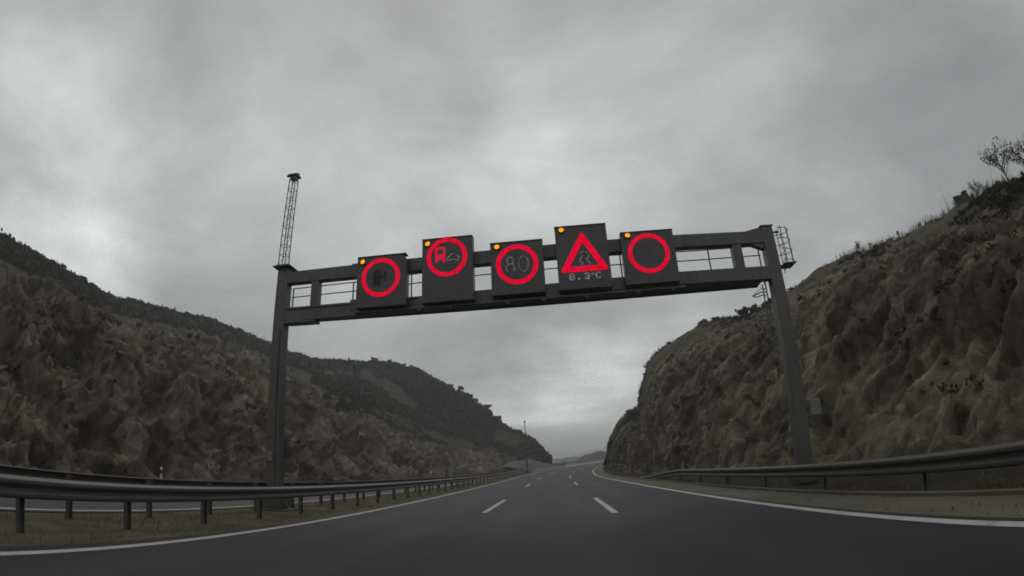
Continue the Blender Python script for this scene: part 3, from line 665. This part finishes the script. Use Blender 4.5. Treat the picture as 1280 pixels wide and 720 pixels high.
tag(b.build('grass', MAT['grass_blade']), kind='stuff')

# ------------------------------------------------------------------ guardrails
def rail_thing(name, label, x, face, y0, y1, ztop, post_step, post_off, post_h, end_ramp=None, base=lambda y: 0.0, post_start=None, group=None, mat='steel'):
    """W-beam rail along the road at offset x; face=+1 faces +x"""
    root = thing(name, label, 'guardrail', (x+xr(y0), y0, zr(y0)), 0, group)
    O = Vector(root.location)
    w = [(0, 0), (.03, .012), (.075, .03), (.083, .05), (.083, .085), (.03, .13), (.012, .15), (.012, .165), (.03, .185), (.083, .23), (.083, .265), (.075, .285), (.03, .30), (0, .312), (-.022, .328), (-.05, .328), (-.066, .312)]
    prof = [(u*face, z) for u, z in w] + [((u-.005)*face, z) for u, z in reversed(w)]
    ys = [y0]; step = 1.0
    while ys[-1] < y1-1e-6: ys.append(min(y1, ys[-1]+(step if ys[-1] < 60 else 2.5)))
    def top(y):
        z = ztop
        if end_ramp and y > end_ramp: t = (y-end_ramp)/(y1-end_ramp); z = ztop-(ztop-.16)*t*t*(3-2*t)*1.0
        return z
    b = MB(); b.rings([[(x+xr(y)+u-O.x, y-O.y, zr(y)+base(y)+top(y)-.312+z-O.z) for u, z in prof] for y in ys])
    b.build('beam', MAT[mat], root, smooth=False)
    y = y0+1.9
    while y < min(y1-1, 50) and y < (end_ramp or 1e9):      # overlaps of the rail lengths with their bolts
        b = MB(); zb = zr(y)+base(y)+top(y)-.312-O.z
        for z in (.067, .247): b.box((x+xr(y)-O.x+min(.0835*face, .089*face), y-.16-O.y, zb+z-.022), (x+xr(y)-O.x+max(.0835*face, .089*face), y+.16-O.y, zb+z+.022))
        b.box((x+xr(y)-O.x+min(.02*face, .03*face), y-.15-O.y, zb+.12), (x+xr(y)-O.x+max(.02*face, .03*face), y+.15-O.y, zb+.19))
        b.build('joint', MAT[mat], root); y += 4.0
    y = post_start if post_start is not None else y0+.4
    while y < y1-.3:
        b = MB(); px = x+xr(y)+post_off-O.x; zb = zr(y)+base(y)-O.z; zt = zb+top(y)-.03
        b.box((px-.05, y-.055-O.y, zb-.3), (px+.05, y-.047-O.y, zt)); b.box((px-.004, y-.0469-O.y, zb-.3), (px+.004, y+.0469-O.y, zt)); b.box((px-.05, y+.047-O.y, zb-.3), (px+.05, y+.055-O.y, zt))
        s0, s1 = sorted((px+.051*(1 if face > 0 else -1), x+xr(y)-O.x+.008*face))
        if s1-s0 > .02: b.box((s0, y-.04-O.y, zt-.26), (s1, y+.04-O.y, zt-.06))
        b.build('post', MAT['steel'], root); y += post_step
    return root
rail_thing('guardrail', 'near-side steel guardrail of the grassy median, beside the left edge line', -7.42, 1, -12, 108, .83, 2.52, -.24, .8, post_start=-9.6)
rail_thing('guardrail', 'second steel guardrail of the median, behind the gantry column, facing the opposite carriageway', -9.30, -1, -12, 108, .885, 2.52, .17, .8, post_start=-7.3)
rail_thing('guardrail', 'steel guardrail under the right rock face with its end sloping into the ground', 6.22, -1, -12, 40.5, .69, 4.0, .24, .7, end_ramp=26.0, base=lambda y: -.03, mat='dark_steel')

# ------------------------------------------------------------------ the gantry
GA = R(-1.75)
G0 = Vector((0, 16.1, 0))
def gpt(x, y=0.0, z=0.0):
    return (G0.x+x*math.cos(GA)-y*math.sin(GA), G0.y+x*math.sin(GA)+y*math.cos(GA), z)
gan = thing('sign_gantry', 'dark grey steel portal gantry spanning the carriageway, carrying five electronic signs', 'gantry', G0, GA)
def column(x, zt, splay, h):
    b = MB(); e = .165
    def sq(z, k): return [(x-h*k,-e*k,z),(x-h*k+.03,-e*k-.02,z),(x+h*k-.03,-e*k-.02,z),(x+h*k,-e*k,z),(x+h*k,e*k,z),(x+h*k-.03,e*k+.02,z),(x-h*k+.03,e*k+.02,z),(x-h*k,e*k,z)]
    b.rings([sq(.03, splay), sq(2.5, 1+(splay-1)*.65), sq(zt, 1.0)])
    return b.build('column', MAT['gantry'], gan)
cl_ = column(-8.98, 8.25, 1.12, .215); cr_ = column(7.54, 8.26, 1.10, .205)
b = MB(); b.box((-9.34, -.36, 8.251), (-8.64, .36, 8.30), .01); b.box((-9.24, -.28, 8.301), (-8.72, .28, 8.36), .012); b.build('cap_plate', MAT['gantry'], cl_)
b = MB(); b.box((7.30, -.23, 8.261), (7.78, .23, 8.30), .01); b.build('cap_plate', MAT['gantry'], cr_)
for x, c_ in ((-8.98, cl_), (7.54, cr_)):
    b = MB(); b.box((x-.38, -.34, .02), (x+.38, .34, .47), .02); b.build('pedestal', MAT['gantry'], c_)
    if x > 0: continue      # the right foot is set into the verge
    b = MB(); b.box((x-.58, -.52, -.02), (x+.58, .52, .045), .01)
    for sx in (-1, 1):
        for sy in (-1, 1): b.tube([(x+sx*.50, sy*.42, .046), (x+sx*.50, sy*.42, .2)], .022, 6)
        b.tube([(x+sx*.52, .2, .046), (x+sx*.52, .2, .2)], .022, 6)
        b.prism_xz([(x+sx*.382, .046), (x+sx*.54, .046), (x+sx*.382, .3)], -.02, .02)
    b.build('base_plate', MAT['gantry'], c_)
def beam(name, top, bot, y0, y1):
    b = MB(); xs_ = sorted(set([p[0] for p in top] + [p[0] for p in bot]))
    T = lambda x: float(np.interp(x, [p[0] for p in top], [p[1] for p in top])); B = lambda x: float(np.interp(x, [p[0] for p in bot], [p[1] for p in bot]))
    b.rings([[(x, y0, B(x)), (x, y1, B(x)), (x, y1, T(x)), (x, y0, T(x))] for x in xs_]); return b.build(name, MAT['gantry'], gan)
beam('upper_beam', [(-8.76, 8.07), (-6, 8.10), (-2, 8.16), (1, 8.19), (4.2, 8.18), (7.33, 8.11)], [(-8.76, 7.67), (-6, 7.68), (-2, 7.73), (1, 7.76), (4.2, 7.75), (7.33, 7.71)], -.165, .165)
lb = beam('lower_beam', [(-8.75, 6.77), (-4, 6.80), (0.3, 6.87), (4.4, 6.92), (7.33, 6.88)], [(-8.75, 6.27), (-4, 6.38), (0.3, 6.45), (4.4, 6.52), (7.33, 6.45)], -.165, .165)
b = MB(); b.box((-8.74, -.2, 6.20), (-7.55, .2, 6.265), .008); b.build('joint_plate', MAT['gantry'], gan)
b = MB(); b.prism_xz([(6.72, 8.13), (7.32, 8.26), (7.32, 8.118)], -.14, .14); b.build('gusset', MAT['gantry'], gan)
b = MB(); b.prism_xz([(6.85, 7.705), (7.32, 7.705), (7.32, 7.50)], -.12, .12); b.build('gusset', MAT['gantry'], gan)
for x0, x1 in ((-7.82, -7.54), (6.2, 6.52), (-4.06, -3.9), (-1.86, -1.68), (.2, .38), (2.22, 2.4)):
    if x0 in (-7.82, 6.2):
        b = MB(); b.box((x0, -.14, 6.90 if x0 > 0 else 6.775), (x1, .14, 7.715 if x0 > 0 else 7.67), .006); b.build('upright', MAT['gantry'], gan)
for x in (-6.15, 2.46, 4.75):
    for nm, z0_, z1_ in (('upper', 7.76, 8.13), ('lower', 6.5, 6.86)):
        b = MB(); b.box((x-.16, -.182, z0_), (x+.16, -.1665, z1_))
        for bx in (-.11, -.04, .04, .11):
            for q in range(4): b.tube([(x+bx, -.1825, z0_+.05+q*(z1_-z0_-.1)/3), (x+bx, -.198, z0_+.05+q*(z1_-z0_-.1)/3)], .014, 6)
        b.build('splice_plate', MAT['gantry'], gan)
b = MB(); b.tube([(-8.98+.1, -.245, .5), (-8.98+.1, -.23, 3.0), (-8.98+.1, -.215, 6.0)], .02, 6); b.build('conduit', MAT['steel'], cl_)
b = MB(); b.box((-9.1, -.32, 1.6), (-8.92, -.205, 1.92), .01); b.build('junction_box', MAT['concrete'], cl_)
b = MB(); b.tube([(-8.7, -.187, 6.70), (-6.2, -.187, 6.71), (-4.0, -.187, 6.74)], .02, 6); b.build('conduit', MAT['steel'], gan)
# catwalk behind the beams with its hand rails
b = MB(); b.box((-8.7, .19, 6.60), (7.28, 1.05, 6.64))
for k in range(40): b.box((-8.6+.405*k, .2, 6.641), (-8.57+.405*k, 1.045, 6.652))
b.box((-8.7, 1.051, 6.56), (7.28, 1.075, 6.72)); b.build('catwalk', MAT['gantry'], gan)
camber = lambda x: float(np.interp(x, [-9.2, -6.6, -2.1, .25, 5, 7.4], [0, .05, .27, .29, .17, .17]))
for x in (-9.15, -6.72, -4.55, -2.9, -.72, 2.62, 5.7, 7.55):
    b = MB(); b.tube([(x, 1.02, 6.62), (x, 1.02, 7.90+camber(x))], .026, 6); b.build('railing_post', MAT['steel'], gan)
for z in (7.55, 7.88):
    b = MB(); b.tube([(x, 1.02, z+camber(x)*(1 if z > 7.7 else .9)) for x in (-9.2, -6.6, -2.1, .25, 5, 7.6)], .02, 6); b.build('handrail', MAT['steel'], gan)
# sign mounting rails below the signs, with small drain stubs
b = MB(); b.box((-6.1, -.30, 6.36), (4.4, -.167, 6.42))
for x in (-5.1, -3.9, -2.9, -1.1, 0.0, 1.3, 2.9, 4.0): b.box((x-.05, -.29, 6.29), (x+.05, -.18, 6.359))
b.build('mounting_rail', MAT['gantry'], gan)
# caged ladder on the outer side of the right column and the ladder foot hanging inside it
lad = MB(); xl = 8.02
for s in (-.2, .2): lad.tube([(xl, s, 6.7), (xl, s, 8.25)], .014, 6)
for k in range(6): lad.tube([(xl, -.2, 6.8+.28*k), (xl, .2, 6.8+.28*k)], .013, 6)
for z in (6.9, 8.1): lad.box((7.75, -.05, z-.02), (8.02, .05, z+.02))
ladder = lad.build('ladder', MAT['gantry'], gan)
cg = MB()
for z in (7.0, 7.38, 7.75, 8.12):
    cg.tube([(xl-.2+.52*math.sin(a*math.pi/12) , .36*math.cos(a*math.pi/12), z) for a in range(13)], .013, 6)
for a in (3, 6, 9): cg.tube([(xl-.2+.52*math.sin(a*math.pi/12), .36*math.cos(a*math.pi/12), 6.93), (xl-.2+.52*math.sin(a*math.pi/12), .36*math.cos(a*math.pi/12), 8.2)], .011, 6)
cg.box((7.86, -.30, 6.89), (8.30, .30, 6.915)); cg.build('safety_cage', MAT['gantry'], ladder)
lad = MB()
for s in (.62, .92): lad.tube([(7.40, s, 5.2), (7.40, s, 6.6)], .022, 6)
for k in range(6): lad.tube([(7.40, .62, 5.3+.22*k), (7.40, .92, 5.3+.22*k)], .014, 6)
lad.tube([(7.40, .62, 6.25), (7.15, .5, 6.22), (6.92, .77, 6.19), (7.15, 1.04, 6.22), (7.40, .92, 6.25)], .02, 6)
lad.tube([(7.40, .62, 6.36), (7.15, .5, 6.33), (6.92, .6, 6.2)], .012, 6)
lad.build('ladder', MAT['gantry'], gan)

# ------------------------------------------------------------------ electronic signs (each hangs on the gantry and is a thing of its own)
FACE = -.52
def sign(label, x0, x1, z0, z1, lamp_x, lamp_z, chamfer=False):
    xc = (x0+x1)/2
    s = thing('electronic_sign', label, 'traffic sign', gpt(xc, FACE, z0), GA, 'electronic signs on the gantry')
    w = (x1-x0)/2; h = z1-z0
    b = MB()
    out_ = [(-w, 0), (w, 0), (w, h), (-w, h)]
    if chamfer: out_ = [(-w, 0), (w+.02, 0), (w+.02, h-.18), (w-.1, h), (-w, h)]
    b.rings([[(x*.995, .0, .01+z*.99) for x, z in out_], [(x, .015, z) for x, z in out_], [(x, .345, z) for x, z in out_]])
    hs = b.build('housing', MAT['housing'], s)
    b = MB(); b.box((-w-.008, -.035, h+.001), (w+.008, .28, h+.013)); b.build('visor', MAT['housing'], hs)
    lx, lz = lamp_x-xc, lamp_z-z0
    b = MB(); b.annulus(lx, lz, .105, .085, -.07, .0, 20); b.build('lamp_bezel', MAT['housing'], s)
    b = MB(); b.rings([[(lx+r*math.cos(2*math.pi*k/18), y, lz+r*math.sin(2*math.pi*k/18)) for k in range(18)] for r, y in ((.084, -.001), (.084, -.02), (.06, -.038), (.02, -.045))]); b.build('amber_lamp', MAT['amber'], s)
    return s, xc, z0
def ring(s, cx, cz, ro=.655, ri=.522):
    b = MB(); b.annulus(cx, cz, ro, ri, -.012, -.0005); return b.build('red_ring', MAT['red'], s)
s, xc, z0 = sign('electronic sign with red ring round a dark unlit symbol, housing cut off at top right', -5.97, -4.30, 6.44, 8.17, -5.77, 8.0, True)
ring(s, -5.14-xc, 7.42-z0)
b = MB(); gx, gz_ = -5.14-xc, 7.42-z0      # unlit, darker than the panel
b.prism_xz([(gx-.26, gz_-.27), (gx+.01, gz_-.30), (gx+.01, gz_-.02), (gx+.13, gz_-.02), (gx+.13, gz_-.16), (gx+.19, gz_-.16), (gx+.19, gz_+.20), (gx+.11, gz_+.20), (gx+.11, gz_+.06), (gx+.01, gz_+.06), (gx+.01, gz_+.27), (gx-.18, gz_+.27), (gx-.26, gz_+.18)], -.006, -.0005)
b.build('unlit_symbol', MAT['black_plastic'], s)
s, xc, z0 = sign('tall electronic sign with red ring around a lit red lorry and a dim car', -3.76, -2.12, 6.44, 8.57, -3.57, 8.41)
ring(s, -2.95-xc, 7.91-z0)
b = MB(); tx, tz = -3.16-xc, 7.98-z0      # back of a lorry
b.prism_xz([(tx-.17, tz+.05), (tx-.17, tz+.25), (tx-.12, tz+.29), (tx+.12, tz+.29), (tx+.17, tz+.25), (tx+.17, tz+.05), (tx+.10, tz+.05), (tx+.10, tz+.19), (tx-.10, tz+.19), (tx-.10, tz+.05)], -.008, -.0005)
b.prism_xz([(tx-.17, tz-.16), (tx-.17, tz+.049), (tx+.17, tz+.049), (tx+.17, tz-.16)], -.008, -.0005)
for sx in (-1, 1): b.prism_xz([(tx+sx*.17, tz-.25), (tx+sx*.08, tz-.25), (tx+sx*.08, tz-.161), (tx+sx*.17, tz-.161)], -.008, -.0005)
b.build('lorry_symbol', MAT['truck_red'], s)
b = MB(); tx, tz = -2.74-xc, 7.86-z0      # back of a car
b.stroke([(tx-.18, tz-.09), (tx-.18, tz+.03), (tx-.12, tz+.06), (tx-.07, tz+.14), (tx+.07, tz+.14), (tx+.12, tz+.06), (tx+.18, tz+.03), (tx+.18, tz-.09)], .03)
b.stroke([(tx-.18, tz-.09), (tx-.10, tz-.10), (tx-.07, tz-.05), (tx+.07, tz-.05), (tx+.10, tz-.10), (tx+.18, tz-.09)], .03, -.007, -.001)
b.build('car_symbol', MAT['dim_led'], s)
s, xc, z0 = sign('middle electronic sign with red ring around the faint number 80, a speed limit', -1.56, .08, 6.5, 8.22, -1.345, 8.08)
ring(s, -.74-xc, 7.46-z0, .655, .515)
b = MB(); gx, gz_ = -.74-xc, 7.47-z0
def oval(cx, cz, rx, rz, a0=0, a1=360, n=24): return [(cx+rx*math.cos(R(a0+(a1-a0)*k/n)), cz+rz*math.sin(R(a0+(a1-a0)*k/n))) for k in range(n+1)]
b.stroke(oval(gx-.21, gz_+.13, .105, .12, -70, 250), .024); b.stroke(oval(gx-.21, gz_-.12, .135, .135, -50, 230), .024, -.007, -.001)
b.stroke(oval(gx+.20, gz_, .15, .255), .024)
b.build('speed_digits', MAT['dim_led'], s)
s, xc, z0 = sign('tall electronic sign with red triangle for a slippery road above the temperature 8.3 °C', .49, 2.11, 6.5, 8.59, .70, 8.47)
b = MB()
def tri_pts(c, k): return [(c[0]+k*x, c[1]+k*z) for x, z in ((0, .92), (.76, -.42), (-.76, -.42))]
cc = (1.32-xc, 7.47-z0); o_, i_ = tri_pts(cc, 1.0), tri_pts(cc, .59)
o_ = [(o_[0][0], o_[0][1]), o_[1], o_[2]]; i_ = [(i_[0][0], i_[0][1]-.0), i_[1], i_[2]]
def round_corners(t, r=.05):
    res = []
    for k in range(3):
        p = Vector(t[k]); a = (Vector(t[k-1])-p).normalized(); c = (Vector(t[(k+1)%3])-p).normalized()
        res += [p+a*r, p+(a+c)*r*.28, p+c*r]
    return res
o2, i2 = round_corners(o_, .09), round_corners(i_, .03)
rs_ = []
for k in range(10):
    p, q = o2[k % 9], i2[k % 9]; rs_.append([(p.x, -.012, p.y), (q.x, -.012, q.y), (q.x, -.0005, q.y), (p.x, -.0005, p.y)])
b.rings(rs_, caps=False); b.build('red_triangle', MAT['red'], s)
b = MB(); gx, gz_ = 1.32-xc, 7.42-z0
for sx in (-.09, .12):
    b.stroke([(gx+sx+.045*math.sin(k*.75), gz_-.17+k*.028) for k in range(13)], .03)
b.stroke(oval(gx+.0, gz_+.18, .14, .1, 20, 160, 12), .022, -.007, -.001)
b.build('skid_symbol', MAT['dim_led'], s)
FONT5 = {'8': ['01110','10001','10001','01110','10001','10001','01110'], '.': ['000','000','000','000','000','110','110'], '3': ['01110','10001','00001','00110','00001','10001','01110'],
         '°': ['010','101','010','000','000','000','000'], 'C': ['01110','10001','10000','10000','10000','10001','01110']}
d = .029; x = .83-xc; zt_ = 6.97-z0
for ch, gap in (('8', .10), ('.', .10), ('3', .045), ('°', .04), ('C', 0)):
    g = FONT5[ch]; b = MB()
    for r_, row in enumerate(g):
        for c_, v in enumerate(row):
            if v == '1': b.box((x+c_*d*1.12, -.006, zt_-r_*d), (x+c_*d*1.12+d*.86, -.0005, zt_-r_*d+d*.86))
    x += len(g[0])*d*1.12+gap
    b.build({'.': 'decimal_point', '°': 'degree_mark', 'C': 'unit_letter'}.get(ch, 'digit'), MAT['white_led'], s)
s, xc, z0 = sign('square-cornered electronic sign with empty red ring, right of the triangle sign', 2.53, 4.20, 6.5, 8.22, 2.75, 8.11)
ring(s, 3.35-xc, 7.48-z0)

# lattice mast on the left column
mast = thing('lattice_mast', 'slender grey lattice mast standing on top of the left gantry column', 'mast', gpt(-9.10, 0, 8.361), GA)
b = MB(); b.box((-.2, -.2, 0), (.2, .2, .03)); b.build('foot_plate', MAT['gantry'], mast)
b = MB(); hw = .135; H_ = 3.55
cor = [(-hw, -hw), (hw, -hw), (hw, hw), (-hw, hw)]
tp = .93
for cx_, cy_ in cor: b.tube([(cx_, cy_, .031), (cx_*tp, cy_*tp, H_)], .019, 6)
nb = 9
for k in range(nb):
    za_, zb_ = .05+k*(H_-.1)/nb, .05+(k+1)*(H_-.1)/nb
    for q in range(4):
        p, r_ = cor[q], cor[(q+1) % 4]
        if k % 2: p, r_ = r_, p
        if q in (0, 1): b.tube([(p[0]*.97, p[1]*.97, za_), (r_[0]*.97, r_[1]*.97, zb_)], .008, 5)
        b.tube([(p[0]*.97, p[1]*.97, zb_), (r_[0]*.97, r_[1]*.97, zb_)], .010, 5)
b.build('lattice', MAT['gantry'], mast)
b = MB(); b.rings([[(x*k, y*k, z) for x, y in ((-.13, -.13), (.13, -.13), (.13, .13), (-.13, .13))] for z, k in ((H_, .9), (H_+.12, 1.0), (H_+.14, 1.5), (H_+.20, 1.5))]); b.box((-.34, -.05, H_+.201), (-.05, .05, H_+.25), .008); b.box((.1, -.06, H_+.201), (.19, .06, H_+.27)); b.build('head', MAT['gantry'], mast)

# cabinet on the outer side of the right column
cab = thing('control_cabinet', 'small pale grey control cabinet fixed beside the right gantry column', 'cabinet', gpt(8.1, 0, 1.98), GA)
b = MB(); b.box((-.19, -.16, 0), (.19, .16, .52), .012); b.build('casing', MAT['concrete'], cab)
b = MB(); b.box((-.165, -.175, .03), (.165, -.161, .49), .004); dd = b.build('door', MAT['concrete'], cab)
b = MB(); b.box((.10, -.19, .24), (.125, -.176, .31)); b.build('handle', MAT['black_plastic'], dd)
b = MB(); b.box((-.16, -.03, .2), (-.30, .03, .26)) if False else b.box((-.30, -.03, .2), (-.191, .03, .26)); b.build('bracket', MAT['gantry'], cab)

# lone pole by the median further on
Yp = 101.0; Xp = -7.75+xr(Yp)+.1
pole = thing('street_pole', 'tall thin pole on the median far ahead, in front of the green bank', 'pole', (Xp, Yp, zr(Yp)))
b = MB(); b.tube([(0,0,.4), (0,0,4.5), (0,0,9.6)], .14, 10, .06); b.build('shaft', MAT['gantry'], pole)
b = MB(); b.box((-.42, -.42, -.1), (.42, .42, .40), .03); b.build('footing', MAT['housing'], pole)
b = MB(); b.box((-.14, -.14, 9.45), (.14, .14, 9.75), .02); b.build('head', MAT['gantry'], pole)
# bank of pale grass behind the pole
b = MB(); rows = []
for k in range(16):
    y = 158+k*3.4; x = -23.5+xr(y); h = 2.3*min(1, .35+k/4, (15-k)/8)
    rows.append([(x+1.2, y, zr(y)-.4), (x+.2, y, zr(y)+h*.5), (x-.9, y, zr(y)+h), (x-3, y, zr(y)+h*1.1), (x-8, y, zr(y)-.5)])
b.rings(rows, closed=False, caps=False)
MAT['bank'] = noise_mat('bank_grass', [(0.3, (0.070, 0.080, 0.062)), (0.7, (0.11, 0.122, 0.098))], scale=0.4, rough=.95, bump=.5, bump_scale=4, bump_dist=.2)
structure(b.build('terrain', MAT['bank'], smooth=True))

# pale barrier on the outside of the bend, far ahead
ba = thing('concrete_barrier', 'pale low concrete barrier along the outside of the bend far ahead', 'barrier', (-7.2+xr(150), 150, zr(150)))
b = MB(); O = Vector(ba.location)
b.rings([[(-7.2+xr(y)+u-O.x, y-O.y, zr(y)-.02+z-O.z) for u, z in ((-.3, 0), (.3, 0), (.12, .3), (.08, .75), (-.08, .75), (-.12, .3))] for y in range(150, 236, 4)])
b.build('wall', MAT['pale'], ba)
for k in range(20):
    y = 152+k*4.2; b = MB(); b.tube([(-7.2+xr(y)-O.x, y-O.y, zr(y)+.72-O.z), (-7.2+xr(y)-O.x, y-O.y, zr(y)+.86-O.z)], .05, 6); b.build('reflector', MAT['white_plastic'], ba)
# marker post, marker plate and cabinet across the opposite carriageway
d_ = thing('marker_post', 'white roadside marker post with a black band at the foot of the left rock face', 'marker post', (-22.45, 26.5, -.38))
b = MB(); b.prism_xz([(-.06, 0), (.06, 0), (.06, 1.02), (-.06, 1.02)], -.04, .04); b.build('post', MAT['white_plastic'], d_)
b = MB(); b.prism_xz([(-.06, 1.02), (.06, 1.02), (.06, 1.22), (-.06, 1.26)], -.04, .04); b.build('band', MAT['black_plastic'], d_)
b = MB(); b.prism_xz([(-.06, 1.262), (.06, 1.222), (.06, 1.36), (-.02, 1.42), (-.06, 1.40)], -.04, .04); b.build('cap', MAT['white_plastic'], d_)
m_ = thing('marker_plate', 'small white plate on a post at the rock foot across the road', 'sign', (-22.6+xr(92), 92, zr(92)-.33))
b = MB(); b.tube([(0,0,0), (0,0,1.05)], .035, 6); b.build('post', MAT['steel'], m_)
b = MB(); b.box((-.2, -.055, 1.0), (.2, -.036, 1.5), .005); b.build('plate', MAT['white_plastic'], m_)
k_ = thing('roadside_kiosk', 'pale grey box-shaped kiosk at the foot of the left hill, across the road', 'kiosk', (-23.2+xr(104), 104, zr(104)-.33), R(-12))
b = MB(); b.box((-.75, -.7, 0), (.75, .7, 2.0), .03); w_ = b.build('wall', MAT['concrete'], k_)
b = MB(); b.box((-.85, -.8, 2.001), (.85, .8, 2.12), .02); b.build('roof', MAT['concrete'], k_)
b = MB(); b.box((-.3, -.725, .05), (.45, -.701, 1.8), .005); b.build('door', MAT['steel'], k_)

# ------------------------------------------------------------------ haze
b = MB(); b.box((-4500, -3500, -3.0), (4700, 6500, 135)); hz = b.build('haze', MAT['soil'])
hz.data.materials.clear()
hm = bpy.data.materials.new('haze'); hm.use_nodes = True; hn = hm.node_tree; hn.nodes.clear()
ho = hn.nodes.new('ShaderNodeOutputMaterial'); pv = hn.nodes.new('ShaderNodeVolumePrincipled')
pv.inputs['Color'].default_value = (0.88, 0.90, 0.91, 1); pv.inputs['Density'].default_value = 0.0008; pv.inputs['Anisotropy'].default_value = 0.2
hn.links.new(pv.outputs[0], ho.inputs['Volume'])
hz.data.materials.append(hm); hz['kind'] = 'stuff'
